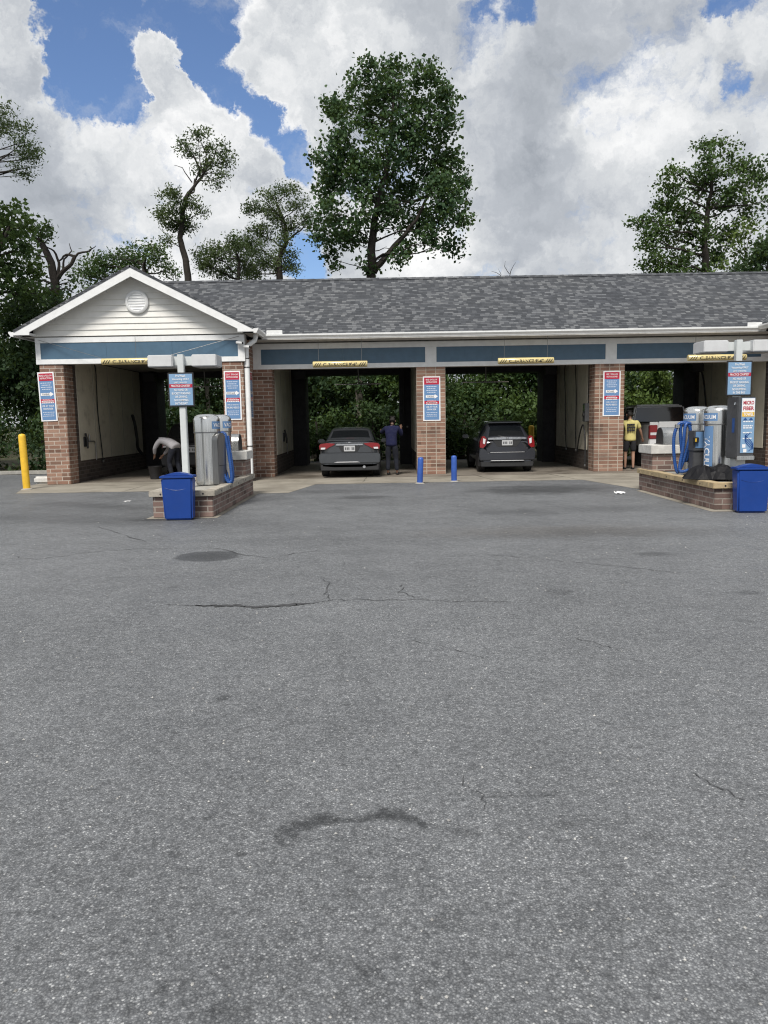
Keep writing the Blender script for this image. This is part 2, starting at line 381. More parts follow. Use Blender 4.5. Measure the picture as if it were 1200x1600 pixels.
def asphalt_mat():
    m, nt, b = new_mat('worn_asphalt'); p = pos_of(nt); P = nt.V('MULTIPLY', p, (1., 1., 0.))
    # aggregate: stones of two sizes in a dark binder
    v1 = nt.sep(nt.vor(P, 125.)) ; d1 = nt.vor(P, 125., 'Distance')
    v2 = nt.sep(nt.vor(P, 270.))
    stone = nt.ramp(v1[0], [(0., (.045, .047, .050)), (.45, (.118, .121, .125)), (.82, (.185, .188, .190)), (.94, (.235, .24, .245)), (.99, (.44, .44, .43))])
    fine = nt.ramp(v2[1], [(0., (.07, .072, .075)), (.7, (.150, .153, .157)), (.95, (.26, .26, .26))])
    col = nt.mix(.45, stone, fine)
    gap = nt.mr(d1, .30, .62)
    col = nt.mix(nt.M('MULTIPLY', gap, .62), col, (.048, .050, .053))
    # rare pale chips
    v3 = nt.sep(nt.vor(P, 62.)); d3 = nt.vor(P, 62., 'Distance')
    chip = nt.M('MULTIPLY', nt.M('GREATER_THAN', v3[0], .972), nt.M('LESS_THAN', d3, .26))
    col = nt.mix(nt.M('MULTIPLY', chip, .55), col, (.46, .46, .45))
    # mottled wear at several sizes
    w1 = nt.noise(P, .28, 6, .6); w2 = nt.noise(P, 2.1, 6, .65); w3 = nt.noise(P, 12., 4, .6); w4 = nt.noise(P, 34., 3, .7)
    mul = nt.M('ADD', nt.M('ADD', nt.mr(w1, .3, .7, 1.14, 1.44), nt.mr(w2, .3, .7, -.10, .10)), nt.M('ADD', nt.mr(w3, .25, .75, -.20, .20), nt.mr(w4, .28, .72, -.36, .36)))
    col = nt.mix(1., col, nt.comb(nt.M('MULTIPLY', mul, .985), mul, nt.M('MULTIPLY', mul, 1.02)), 'MULTIPLY')
    sx = nt.sep(P)
    warp = nt.V('SUBTRACT', nt.noise(P, 2.6, 5, .6, color=True), (.5, .5, .5))
    warp2 = nt.V('SUBTRACT', nt.noise(P, 22., 5, .65, color=True), (.5, .5, .5))
    def stain(c, rx, ry, rot, dark, edge=.35, wob=.45, colr=(.27, .275, .28), wscale=None):
        nonlocal col
        q = nt.V('SUBTRACT', P, (c[0], c[1], 0.))
        q = nt.V('ADD', q, nt.V('SCALE', warp2 if max(rx, ry) < .15 else warp, scale=wob * min(rx, ry) * 2))
        n = nt.new('ShaderNodeVectorRotate', rotation_type='Z_AXIS'); nt.put(n.inputs['Vector'], q); n.inputs['Angle'].default_value = rot
        l = nt.V('LENGTH', nt.V('MULTIPLY', n.outputs[0], (1/rx, 1/ry, 0.)))
        f = nt.mr(l, 1. - edge, 1. + edge, dark, 0.)
        col = nt.mix(f, col, nt.mix(1., col, colr, 'MULTIPLY'))
    g = lambda px, py: ground(px, py)
    stain(g(325, 869), .40, .36, 0, .9, .12, .22, (.34, .345, .355))      # round patch
    stain(g(325, 869), .24, .2, 0, .3, .3, .6, (.3, .3, .3))
    stain(g(860, 764), 1.25, 1.0, 0, .72, .7, .9)                          # oil at bay mouth
    stain(g(800, 768), 1.0, .5, .2, .40, .8, 1.)
    stain(g(800, 800), .62, .45, 0, .42, .6, 1.)
    stain(g(960, 795), .8, .45, .1, .34, .7, 1.)
    stain(g(570, 777), .55, .32, 0, .55, .6, .8)
    stain(g(515, 768), .9, .5, 0, .40, .8, 1.)
    stain(g(1020, 866), .22, .14, 0, .5, .4, .5)
    stain(g(960, 832), 1.6, .35, 0, .22, .8, .9)
    stain(g(870, 830), 1.6, .5, 0, .30, .8, .9, (.62, .48, .33))
    stain(g(640, 842), 3.2, .35, 0, .16, .8, .8)
    stain(g(160, 800), 2.4, 1.0, .5, .30, .9, .9)
    stain(g(60, 812), 3.6, .55, .25, .42, .9, .7)
    stain(g(150, 790), 1.4, .35, .5, .4, .9, .7)
    stain(g(245, 812), .5, .18, 0, .6, .5, .6)
    for px, py, rx, ry, rot, d in ((436, 1312, .016, .045, -.5, .62), (450, 1300, .022, .055, -.7, .72), (468, 1290, .030, .052, -.9, .75), (490, 1283, .034, .046, .2, .8), (512, 1280, .034, .042, 0., .8), (535, 1282, .032, .020, 0., .68), (560, 1281, .032, .020, 0., .68),
                             (582, 1277, .028, .032, 0., .76), (602, 1273, .032, .046, 0., .82), (624, 1274, .032, .044, 0., .8), (644, 1281, .028, .030, .4, .74), (660, 1288, .022, .020, .4, .68)):
        stain(g(px, py), rx * 1.15, ry * 1.1, rot, d, .42, .8)
    stain(g(700, 1296), .07, .04, .2, .30, .7, .9); stain(g(735, 1302), .05, .03, .2, .35, .6, .8)
    for px, py, r, d in ((376, 1335, .018, .75), (325, 1278, .018, .6), (272, 1334, .02, .5), (545, 1237, .016, .5), (535, 1195, .014, .5), (575, 1520, .03, .5), (253, 1546, .02, .5),
                         (350, 1594, .06, .45), (348, 1091, .035, .55), (1010, 1308, .03, .4), (885, 1288, .025, .4), (272, 917, .05, .4), (1170, 926, .08, .5), (1160, 970, .05, .35), (875, 925, .10, .35), (700, 1440, .06, .25), (915, 1440, .08, .22)):
        stain(g(px, py), r * 1.3, r, random.uniform(-1, 1), d, .5, .7)
    nt.put(b.inputs['Base Color'], col)
    nt.put(b.inputs['Roughness'], nt.mr(w2, .3, .7, .50, .68)); b.inputs['Specular IOR Level'].default_value = .5
    h = nt.M('ADD', nt.M('MULTIPLY', d1, -1.), nt.M('MULTIPLY', w3, .8))
    nt.put(b.inputs['Normal'], nt.bump(h, .45, .005))
    return m
MT['asphalt'] = asphalt_mat()

def slab_mat(name, col, wet=.0, dark=.4):
    m, nt, b = new_mat(name); p = pos_of(nt); P = nt.V('MULTIPLY', p, (1., 1., 0.))
    n = nt.noise(P, 1.3, 7, .65); f = nt.noise(P, 40, 4, .6); s = nt.mr(nt.noise(P, .55, 6, .7), .42, .7)
    c = nt.mix(nt.mr(n, .3, .7), tuple(x * .78 for x in col), tuple(x * 1.1 for x in col))
    c = nt.mix(nt.M('MULTIPLY', s, dark), c, (.075, .06, .043))
    c = nt.mix(.3, c, nt.mix(f, (.5, .5, .5), (1.4, 1.4, 1.4)), 'MULTIPLY')
    nt.put(b.inputs['Base Color'], c)
    nt.put(b.inputs['Roughness'], nt.mr(s, 0., 1., .85 - wet * .4, .85 - wet))
    nt.put(b.inputs['Normal'], nt.bump(f, .2, .005)); return m
MT['apron'] = slab_mat('apron_concrete', (.29, .265, .22), .05, .45)
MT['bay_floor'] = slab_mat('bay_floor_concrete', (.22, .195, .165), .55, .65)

sheet('terrain', [(-900, -300), (900, -300), (900, 1500), (-900, 1500)], -.05, 'soil')
sheet('asphalt_lot', [(-70, -25), (70, -25), (70, 30.6), (-70, 30.6)], 0., 'asphalt')
sheet('concrete_apron', [(-8.75, 18.2), (-4.02, 18.2), (-4.02, 12.86), (-2.82, 12.86), (-2.82, 17.2), (-2.15, 17.2), (-1.72, 19.45), (5.05, 19.5), (5.62, 16.6), (5.42, 16.4), (5.42, 12.6), (6.7, 12.6), (6.7, 17.2),
      (13, 17.2), (16, 17.2), (16, 22.0), (-9.5, 22.0), (-9.5, 20.4)], .004, 'apron')
sheet('bay_floor', [(-9.3, 21.2), (16.2, 21.9), (16.2, 29.6), (-9.3, 29.6)], .008, 'bay_floor')
sheet('planting_ground', [(-70, 25.4), (-9.75, 25.4), (-9.75, 30.7), (-70, 30.7)], .06, 'soil')
mb = MB(); mb.box(-70, -9.75, 25.22, 25.396, 0, .13); structure(mb.build('kerb', 'kerb', None, .02))
# cracks and slab joints
def ribbon(name, pts, w, z, m, jag=.03, seed=1, steps=6):
    r = random.Random(seed); P = [Vector((p[0], p[1], 0)) for p in pts]; Q = []
    for a, b in zip(P, P[1:]):
        for i in range(steps):
            t = i / steps; q = a.lerp(b, t) + Vector((r.uniform(-jag, jag), r.uniform(-jag, jag), 0)); Q.append(q)
    Q.append(P[-1]); vs = []; fs = []
    for i, q in enumerate(Q):
        d = (Q[min(i+1, len(Q)-1)] - Q[max(i-1, 0)]).normalized(); s = Vector((-d.y, d.x, 0))
        ww = w * r.choice((.06, .3, .45, .6, .75, .9)) * (.8 if w < .05 else 1.1) * (0.25 if i in (0, len(Q)-1) else 1)
        vs += [q + s*ww/2 + Vector((0, 0, z)), q - s*ww/2 + Vector((0, 0, z))]
    fs = [(2*i, 2*i+1, 2*i+3, 2*i+2) for i in range(len(Q)-1)]
    mb = MB(); mb.add(vs, fs); return structure(mb.build(name, m))
MT['crack'] = plain('crack_open_binder', (.050, .051, .054), .95)
gp = lambda *q: [ground(a, b) for a, b in q]
for i, (pts, w, jag) in enumerate([
    (gp((258, 945), (310, 947), (350, 948)), .022, .02), (gp((308, 947), (360, 946), (400, 949), (440, 946), (492, 943)), .085, .03), (gp((488, 943), (515, 938), (560, 937), (640, 938), (730, 941), (800, 941)), .016, .03),
    (gp((505, 900), (512, 912), (508, 928), (515, 937)), .016, .03), (gp((630, 912), (625, 925), (645, 934), (690, 937)), .016, .03),
    (gp((105, 868), (140, 863), (200, 858), (330, 857), (420, 872), (500, 858)), .022, .05), (gp((150, 822), (190, 835), (235, 850)), .02, .04),
    (gp((760, 866), (800, 870), (880, 877), (960, 884), (1060, 896)), .018, .04), (gp((900, 998), (935, 1005), (970, 1018)), .012, .02),
    (gp((700, 1205), (722, 1212), (725, 1228), (755, 1242), (757, 1265)), .008, .012), (gp((755, 1246), (810, 1245), (880, 1244)), .006, .008), (gp((1075, 1205), (1120, 1230), (1165, 1252)), .012, .012),
    (gp((640, 1000), (700, 1012), (760, 1030)), .010, .02), (gp((20, 870), (60, 874), (110, 868)), .02, .04)]):
    ribbon('asphalt_crack', pts, w, .005, 'crack', jag, i)
MT['joint'] = plain('slab_joint', (.07, .062, .05), .95)
for i, (pts, w) in enumerate([([(-.55, 19.5), (-.45, 22.0)], .03), ([(2.9, 19.5), (2.55, 22.0)], .035), ([(5.0, 19.5), (4.6, 22.0)], .03), ([(-6.2, 18.2), (-6.2, 21.2)], .03), ([(-9., 20.3), (12, 20.4)], .012), ([(-2.2, 19.4), (-3.4, 20.2)], .02)]):
    ribbon('slab_joint', pts, w, .010, 'joint', .01, i + 40)

# loose grit lying on the lot
b = MB(); r = random.Random(44)
for _ in range(420):
    yy = 1.6 + 13 * r.random()**1.6; xx = r.uniform(-.55, .55) * (yy + .6); q = r.uniform(.003, .0065) * (1 + yy * .06); a0 = r.uniform(0, 6)
    vs = [(xx + q*r.uniform(.7, 1.3)*math.cos(a0 + k*2*PI/5), yy + q*r.uniform(.7, 1.3)*math.sin(a0 + k*2*PI/5), .001) for k in range(5)] + [(xx, yy, .001 + q*.9)]
    b.add(vs, [(k, (k+1) % 5, 5) for k in range(5)])
MT['grit'] = plain('pale_grit', (.36, .355, .34), .85, var=.5, vscale=40)
o = b.build('gravel', 'grit'); o['kind'] = 'stuff'

# ------------------------------------------------------------------ the car wash building
B = thing('car_wash_building', 'long brick self-service car wash with shingle roof and white gable over left bay', 'building')
FY = 22.3; BY = 28.6; GY = 20.75                       # main front, back, gable front
def pillar(x0, x1, y0, y1, m='brick', z1=3.1, name='brick_pillar', bev=.012):
    b = MB(); b.box(x0, x1, y0, y1, .0, z1); return b.build(name, m, B, bev)
pillar(-9.10, -8.46, GY, GY + .6, z1=3.2); pillar(-4.24, -3.68, GY, GY + .6, z1=3.2)
pillar(-3.677, -3.15, FY, FY + .55); pillar(.99, 1.82, FY, FY + .6, 'brick_stack'); pillar(6.11, 6.96, FY, FY + .6, 'brick_stack')
pillar(11.1, 11.7, GY, GY + .6, z1=3.2); pillar(15.4, 16.0, GY, GY + .6, z1=3.2)
# walls between the bays, with pale panels over a dark brick plinth
def bay_wall(x0, x1, y0, faces):
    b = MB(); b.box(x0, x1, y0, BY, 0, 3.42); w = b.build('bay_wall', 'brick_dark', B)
    for side in faces:
        x = x0 if side < 0 else x1
        p = MB(); p.box(min(x, x + side * .02), max(x, x + side * .02), y0 + .28, 27.25, .60, 3.38); pn = p.build('wall_panel', 'panel', w)
        s = MB(); yy = y0 + .28 + 1.2
        while yy < 27.2:
            s.box(min(x + side*.018, x + side*.026), max(x + side*.018, x + side*.026), yy - .012, yy + .012, .61, 3.37); yy += 1.22
        s.build('panel_seam', 'seam', w)
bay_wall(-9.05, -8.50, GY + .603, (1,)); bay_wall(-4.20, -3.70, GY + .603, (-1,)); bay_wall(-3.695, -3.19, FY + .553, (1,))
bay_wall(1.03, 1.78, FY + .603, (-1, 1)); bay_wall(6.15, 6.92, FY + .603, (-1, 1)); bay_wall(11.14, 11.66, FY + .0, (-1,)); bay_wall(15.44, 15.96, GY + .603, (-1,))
b = MB(); b.box(-3.693, -3.672, GY + .603, FY - .003, 0, 3.84); b.build('side_wall', 'brick', B)
b = MB(); b.box(11.09, 11.138, GY + .603, FY - .003, 0, 3.84); b.build('side_wall', 'brick', B)
# dark piers and header at the back openings
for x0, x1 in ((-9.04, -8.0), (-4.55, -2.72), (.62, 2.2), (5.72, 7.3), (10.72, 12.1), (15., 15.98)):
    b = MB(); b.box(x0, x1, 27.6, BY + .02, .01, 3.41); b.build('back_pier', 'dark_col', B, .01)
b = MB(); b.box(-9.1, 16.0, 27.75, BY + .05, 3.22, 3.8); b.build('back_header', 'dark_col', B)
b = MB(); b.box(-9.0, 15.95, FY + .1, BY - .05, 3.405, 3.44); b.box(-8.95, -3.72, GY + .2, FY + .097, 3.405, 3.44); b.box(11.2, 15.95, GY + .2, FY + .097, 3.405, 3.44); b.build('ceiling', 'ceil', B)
# front headers: white frame with a blue band
def header(x0, x1, y, z0, splits, mb_, mtrim, zt, blue, z1, backd=.3):
    b = MB(); b.box(x0, x1, y + .03, y + backd, z0 + .002, z1 + .02); h = b.build('header', 'soffit', B)
    t = MB(); t.box(x0 - .002, x1 + .002, y - .012, y + .028, z0, blue[0]); t.box(x0 - .002, x1 + .002, y - .012, y + .028, blue[1], z1)
    for a, c in splits: t.box(a, c, y - .009, y + .027, blue[0] + .001, blue[1] - .001)
    t.build('trim', mtrim, h, .004)
    xs = [x0] + [v for a, c in splits for v in (a, c)] + [x1]
    e = [(xs[i], xs[i+1]) for i in range(0, len(xs), 2) if xs[i+1] - xs[i] > .15]
    for a, c in e:
        n = max(1, round((c - a) / 1.9))
        for k in range(n):
            q = MB(); q.box(a + (c-a)*k/n + .002, a + (c-a)*(k+1)/n - .002, y + .004, y + .029, blue[0] + .002, blue[1] - .002); q.build('blue_panel', mb_, h)
header(-3.67, 11.08, FY, 3.085, [(-3.67, -3.44), (1.25, 1.57), (6.40, 6.72), (10.85, 11.08)], 'blue_band', 'white_trim', .1, (3.215, 3.645), 3.80)
header(-9.16, -3.62, GY - .02, 3.205, [(-9.16, -9.03), (-3.80, -3.62)], 'blue_band', 'white_trim', .1, (3.335, 3.76), 3.90)
header(11.04, 16.06, GY - .02, 3.205, [(11.04, 11.22), (15.9, 16.06)], 'blue_band', 'white_trim', .1, (3.335, 3.76), 3.90)
b = MB(); b.box(-3.66, 11.07, 21.62, FY + .04, 3.84, 3.856); b.build('soffit', 'soffit', B)
for xa, xb in ((-9.45, -9.17), (-3.615, -3.33), (10.72, 11.035), (16.07, 16.35)):
    b = MB(); b.box(xa, xb, GY - .35, FY - .3 if xb > -9 and xa < 16 else BY, 3.93, 3.946); b.build('soffit', 'soffit', B)
# roofs
RY, RZ = 25.45, 6.12; EY, EZ = 21.68, 3.985
b = MB(); b.slab([(-8.95, EY, EZ), (17.4, EY, EZ), (17.4, RY, RZ), (-8.95, RY, RZ)], .07); b.slab([(-8.95, RY + .002, RZ), (17.4, RY + .002, RZ), (17.4, 29.2, EZ), (-8.95, 29.2, EZ)], .07)
rf = b.build('main_roof', 'shingle', B)
b = MB(); 
x = -8.95
while x < 17.3:
    b.slab([(x, RY - .15, RZ - .06), (x + .30, RY - .15, RZ - .06), (x + .30, RY, RZ + .03), (x, RY, RZ + .022)], .015); b.slab([(x, RY, RZ + .022), (x + .30, RY, RZ + .03), (x + .30, RY + .15, RZ - .06), (x, RY + .15, RZ - .06)], .015); x += .297
b.build('ridge_cap', 'shingle', rf)
b = MB(); b.prism([(22., 3.95), (25.45, 6.02), (28.9, 3.95)], -8.9, -8.86, 'x'); b.build('end_wall', 'siding', B)
def gable(cx, hw, zp, ez, y0, y1):
    """hw = half width at the eave; rake boards, siding, round louvre"""
    b = MB()
    b.slab([(cx - hw, y0, ez), (cx - hw, y1, ez), (cx, y1, zp), (cx, y0, zp)], .06); b.slab([(cx, y0, zp), (cx, y1, zp), (cx + hw, y1, ez), (cx + hw, y0, ez)], .06)
    g = b.build('gable_roof', 'shingle', B)
    k = (zp - ez) / hw; d = .23
    for sg in (-1, 1):                                  # rake boards with a boxed return at each eave
        r = MB(); pts = [(cx, zp - .065), (cx + sg * hw, ez - .065), (cx + sg * (hw - .0), ez - .13), (cx + sg * (hw - .42), ez - .13), (cx + sg * (hw - .42), ez - .13 + .42 * k - .17 + .03), (cx, zp - .065 - d)]
        r.prism(pts, y0 + .012, y0 + .05); r.build('rake_board', 'white_trim', g, .004)
        q = MB(); q.box(min(cx + sg*(hw-.42), cx + sg*(hw-.03)), max(cx + sg*(hw-.42), cx + sg*(hw-.03)), y0 + .053, GY - .04, ez - .13, ez - .065); q.build('eave_return', 'white_trim', g, .004)
        s = MB(); s.slab([(cx + sg * hw, y0 + .06, ez - .085), (cx + sg * hw, GY, ez - .085), (cx + sg*.02, GY, zp - .085), (cx + sg*.02, y0 + .06, zp - .085)], .01); s.build('rake_soffit', 'soffit', g)
    # clapboards, each a tilted strip, shrinking with the gable
    z = 3.93; sd = MB()
    while z < zp - .12:
        z2 = min(z + .155, zp - .1)
        wa = (zp - .10 - z) / k; wb = max(.02, (zp - .10 - z2) / k)
        wa = min(wa, hw - .36); wb = min(wb, hw - .36)
        yb, yt = GY - .055, GY - .03
        sd.add([(cx - wa, yb, z), (cx + wa, yb, z), (cx + wb, yt, z2 + .01), (cx - wb, yt, z2 + .01), (cx - wa, GY + .02, z), (cx + wa, GY + .02, z), (cx + wb, GY + .02, z2 + .01), (cx - wb, GY + .02, z2 + .01)],
               [(0, 1, 2, 3), (4, 7, 6, 5), (0, 4, 5, 1), (1, 5, 6, 2), (2, 6, 7, 3), (3, 7, 4, 0)])
        z = z2
    sdo = sd.build('gable_siding', 'siding', B)
    # round louvre vent
    vz = 4.78; vc = (cx + .03, 0, vz); n = 32
    v = MB(); v.lathe([(.225, -.06), (.305, -.06), (.305, -.10), (.27, -.125), (.235, -.125), (.225, -.10)], (vc[0], GY, vz), n, 'y'); vent = v.build('round_vent', 'white_trim', sdo, 0, True)
    v = MB(); v.lathe([(.23, -.062), (.23, -.058)], (vc[0], GY, vz), n, 'y'); v.build('vent_void', 'black', vent)
    v = MB()
    for i in range(6):
        zz = -.180 + i * .072; w = math.sqrt(max(.001, .226**2 - zz**2))
        v.add([(vc[0]-w, GY-.115, vz+zz-.013), (vc[0]+w, GY-.115, vz+zz-.013), (vc[0]+w, GY-.095, vz+zz+.011), (vc[0]-w, GY-.095, vz+zz+.011), (vc[0]-w, GY-.105, vz+zz-.015), (vc[0]+w, GY-.105, vz+zz-.015), (vc[0]+w, GY-.085, vz+zz+.008), (vc[0]-w, GY-.085, vz+zz+.008)],
              [(0, 1, 2, 3), (7, 6, 5, 4), (0, 4, 5, 1), (3, 2, 6, 7)])
    v.build('louvre', 'white_trim', vent)
    return g
gable(-6.42, 3.12, 5.66, 4.06, 20.32, 29.1); gable(13.55, 3.05, 5.66, 4.08, 20.32, 29.1)
# gutters: K profile
def kprof(s=1): return [(0, 0), (-.075 * s, 0), (-.085 * s, .03), (-.125 * s, .085), (-.125 * s, .125), (-.11 * s, .125), (-.11 * s, .112), (0, .112)]
def gutter_run(name, pts, parent):                     # profile pushed along X at the front eave
    x0, x1, y, z = pts; b = MB(); b.prism([(y + a, z + c) for a, c in kprof()], x0, x1, 'x'); return b.build(name, 'gutter', parent)
gm = gutter_run('gutter', (-3.30, 10.63, 21.70, 3.865), B)
b = MB(); b.box(-3.15, -2.72, 21.60, 21.608, 3.97, 4.10); b.build('splash_guard', 'gutter', gm); b = MB(); b.box(-3.158, -3.15, 21.608, 21.9, 3.97, 4.08); b.build('splash_guard', 'gutter', gm)
b = MB(); b.box(10.1, 10.5, 21.60, 21.608, 3.97, 4.10); b.build('splash_guard', 'gutter', gm)
for sg, xe, ya, yb in ((1, -3.30, 20.33, 21.58), (-1, 10.50, 20.33, 21.58), (-1, -9.54, 20.33, 29.0)):
    b = MB(); b.prism([(xe - sg * (a + .005), 3.90 + c) for a, c in kprof()], ya, yb); b.build('gutter', 'gutter', B)
# downspout at the inside corner
dp = [at(399, 531, 21.3)]; x0 = -3.56
b = MB(); b.tube([(-3.36, 20.95, 3.92), (-3.36, 20.95, 3.84), (-3.38, 20.93, 3.76), (-3.48, 20.88, 3.68), (-3.58, 20.86, 3.60), (-3.60, 20.86, 3.5), (-3.60, 20.86, 3.30)], .064, 12)
ds = b.build('downspout', 'white_trim', B, 0, True)
b = MB(); b.tube([(-3.60, 20.86, 3.27), (-3.60, 20.86, .30), (-3.60, 20.84, .2), (-3.60, 20.76, .10)], .073, 14, True); b.build('downpipe', 'white_trim', ds, 0, True)
b = MB(); b.tube([(-3.60, 20.757, .098), (-3.60, 20.752, .095)], .058, 14); b.build('pipe_mouth', 'black', ds)
for zz, m in ((3.285, 'black'), (3.05, 'steel_dk'), (.95, 'steel_dk')):
    b = MB(); b.lathe([(.075, -.02), (.079, 0), (.075, .02)] if m != 'black' else [(.060, -.035), (.060, .035)], (-3.60, 20.86, zz), 14); b.build('pipe_strap', m, ds)

# ------------------------------------------------------------------ signs
def instruction_sign(label, loc, rz, lang, w=.46, h=1.32, tilt=0.):
    R = thing('instruction_sign', label, 'sign', loc, rz, 'instruction signs on the brickwork'); R.rotation_euler = (0, tilt, rz)
    b = MB(); b.box(-w/2, w/2, -.012, -.001, -h/2, h/2); b.build('sign_panel', 'sign_white', R, .004)
    bw = w/2 - .035
    b = MB()
    for z0, z1 in ((.12*h*.5, .5*h - .235), (-.5*h + .035, -.5*h + .485)): b.box(-bw, bw, -.0145, -.0125, z0 if z0 < 0 else -.06, z1)
    b.build('blue_field', 'sign_blue', R)
    for z0, z1 in ((.5*h - .232, .5*h - .035), (-.5*h + .488, -.063)):
        b = MB(); b.box(-bw, bw, -.0145, -.0125, z0, z1); b.build('red_field', 'sign_red', R)
    t = MB(); y = -.0175
    top = ('READ & FOLLOW', 'INSTRUCTIONS') if lang == 'en' else ('LEA Y SIGA LAS', 'INSTRUCCIONES')
    lines_of(t, top[0], 0, .5*h - .095, .33, .045, y); lines_of(t, top[1], 0, .5*h - .165, .31, .045, y)
    bot = ('USE AT YOUR', 'OWN RISK') if lang == 'en' else (u'\u00daSELO BAJO SU', 'PROPIO RIESGO')
    lines_of(t, bot[0], 0, -.5*h + .405, .32, .05, y); lines_of(t, bot[1], 0, -.5*h + .33, .27 if lang == 'en' else .32, .05, y)
    t.build('lettering', 'sign_white', R)
    a = MB(); a.add([(-.17, y, .03), (.085, y, .03), (.085, y, .0), (.18, y, .065), (.085, y, .13), (.085, y, .10), (-.17, y, .10)], [tuple(range(7))]); ar = a.build('arrow', 'sign_white', R)
    t = MB(); lines_of(t, 'TOKENS' if lang == 'en' else 'FICHAS', -.04, .065, .20, .042, y - .002); t.build('arrow_word', 'ink', ar)
    t = MB(); 
    for i in range(4): print_rows(t, 0, .5*h - .30 - i*.055, .30 - .05*(i % 2), .022, y, i)
    for i in range(3): print_rows(t, 0, -.5*h + .23 - i*.05, .31 - .04*(i % 2), .018, y, i + 9)
    t.build('fine_lettering', 'ink_soft', R)
    t = MB()
    for i in range(2): print_rows(t, 0, -.13 - i*.043, .32, .026, y, i + 20)
    t.build('bold_lettering', 'sign_white', R)
    t = MB()
    for i in range(3): print_rows(t, 0, -.5*h + .573 - .03*i, .26, .015, y, i + 30)
    t.build('fine_lettering', 'ink_pink', R)
    return R
pc = at(74.5, 620, GY); instruction_sign('English instruction sign hung a little crooked on the far left brick pillar', (pc.x, GY - .004, pc.z), 0, 'en', .44, 1.30, -.022)
pc = at(364, 618, GY); instruction_sign('Spanish instruction sign on the brick pillar behind the left vacuums', (pc.x, GY - .004, pc.z), 0, 'es', .44, 1.30)
pc = at(674.5, 623, FY); instruction_sign('English instruction sign on the brick pillar between the two cars', (pc.x, FY - .004, pc.z), 0, 'en', .50, 1.27)
pc = at(955.5, 615, FY); instruction_sign('Spanish instruction sign on the brick pillar beside the man in yellow', (pc.x, FY - .004, pc.z), 0, 'es', .50, 1.29)
b = instruction_sign('instruction sign seen edge-on behind the white downpipe, on the inner side wall', (-3.668, 21.75, 2.35), PI/2, 'en', .44, 1.30)

# clearance bars, hung on wires
def clearance_bar(label, cx, y, z, L, wires):
    R = thing('clearance_bar', label, 'clearance bar', (cx, y, z), 0, 'clearance bars over the bay mouths')
    r = .085
    b = MB(); b.lathe([(r*.9, -L/2), (r, -L/2 + .01), (r, L/2 - .01), (r*.9, L/2)], (0, 0, 0), 20, 'x'); b.build('bar_tube', 'clear_y', R, 0, True)
    def wrap(vs, rr): return [(x, -rr * math.cos(zz / rr - .15), rr * math.sin(zz / rr - .15)) for x, zz in vs]
    t = MB(); vs, fs = text2d('CLEARANCE 9\'-6"', .62 * L, .095, .03); t.add(wrap(vs, r + .003), fs); t.build('lettering', 'ink', R)
    t = MB()
    for sg in (-1, 1):
        for k in range(3):
            x = sg * L * (.37 + k * .04); pts = [(x - .045, -.05), (x - .02, -.05), (x + .045, .05), (x + .02, .05)]
            seg = [[(pts[0][0] + (pts[3][0]-pts[0][0])*i/4, -.05 + .1*i/4), (pts[1][0] + (pts[2][0]-pts[1][0])*i/4, -.05 + .1*i/4)] for i in range(5)]
            vv = wrap([q for s_ in seg for q in s_], r + .003); t.add(vv, [(2*i, 2*i+1, 2*i+3, 2*i+2) for i in range(4)])
    t.build('hazard_stripe', 'ink', R)
    for wx, (tx, ty, tz) in wires:
        w = MB(); w.tube([(wx, 0, r*.9), (tx - cx, ty - y, tz - z)], .006, 5); w.build('hanging_wire', 'steel_dk', R)
    return R
p = at(531.5, 569, 21.75); clearance_bar('yellow clearance bar over the bay with the grey sedan', p.x, 21.75, p.z, 1.52, [(-.6, (p.x - .6, 21.75, 3.85)), (.6, (p.x + .6, 21.75, 3.85))])
p = at(821.5, 563.5, 21.75); clearance_bar('yellow clearance bar over the bay with the slate hatchback', p.x, 21.75, p.z, 1.55, [(-.6, (p.x - .6, 21.75, 3.85)), (.6, (p.x + .6, 21.75, 3.85))])
p = at(1120, 558.5, 21.75); clearance_bar('yellow clearance bar over the pickup bay, partly behind a lamp post', p.x, 21.75, p.z, 1.62, [(-.6, (p.x - .6, 21.75, 3.85)), (.6, (p.x + .6, 21.75, 3.85))])
p = at(207, 564.5, 20.45); clearance_bar('yellow clearance bar under the white gable, half hidden by a lamp box', p.x, 20.45, p.z, 1.6, [(-.75, (-9.05, 20.70, 3.84)), (.75, (-3.75, 20.70, 3.86)), (.1, (p.x + .1, 20.45, 3.9))])

# ------------------------------------------------------------------ bollards
def bollard(label, loc, h, r, m, group, tilt=(0, 0), band=None):
    R = thing('bollard', label, 'bollard', loc, 0, group); R.rotation_euler = (tilt[0], tilt[1], 0)
    b = MB(); b.lathe([(r, -.01), (r, h - r*.8), (r*.93, h - r*.45), (r*.7, h - r*.15), (r*.3, h - .005), (.005, h)], (0, 0, 0), 20); b.build('post', m, R, 0, True)
    b = MB(); b.lathe([(r + .05, 0), (r + .045, .012), (r + .002, .03)], (0, 0, 0), 20); b.build('footing', 'kerb', R)
    return R
p = ground(42, 765); bollard('tall yellow bollard at the far left beside the brick pillar', (p.x, p.y, .004), 1.40, .088, 'yellow', 'yellow bollards', (0, -.022))
p = ground(656, 756); bollard('blue bollard just left of the centre brick pillar, leaning slightly', (p.x, p.y, .006), .66, .072, 'blue_b', 'short blue bollards', (0, .045))
p = ground(709.5, 753); bollard('upright blue bollard just right of the centre brick pillar', (p.x, p.y, .006), .67, .072, 'blue_b', 'short blue bollards', (0, 0))
p = at(830, 716, 30.2); bollard('yellow bollard behind the slate hatchback', (p.x, 30.2, 0.), 1.30, .11, 'yellow', 'yellow bollards')
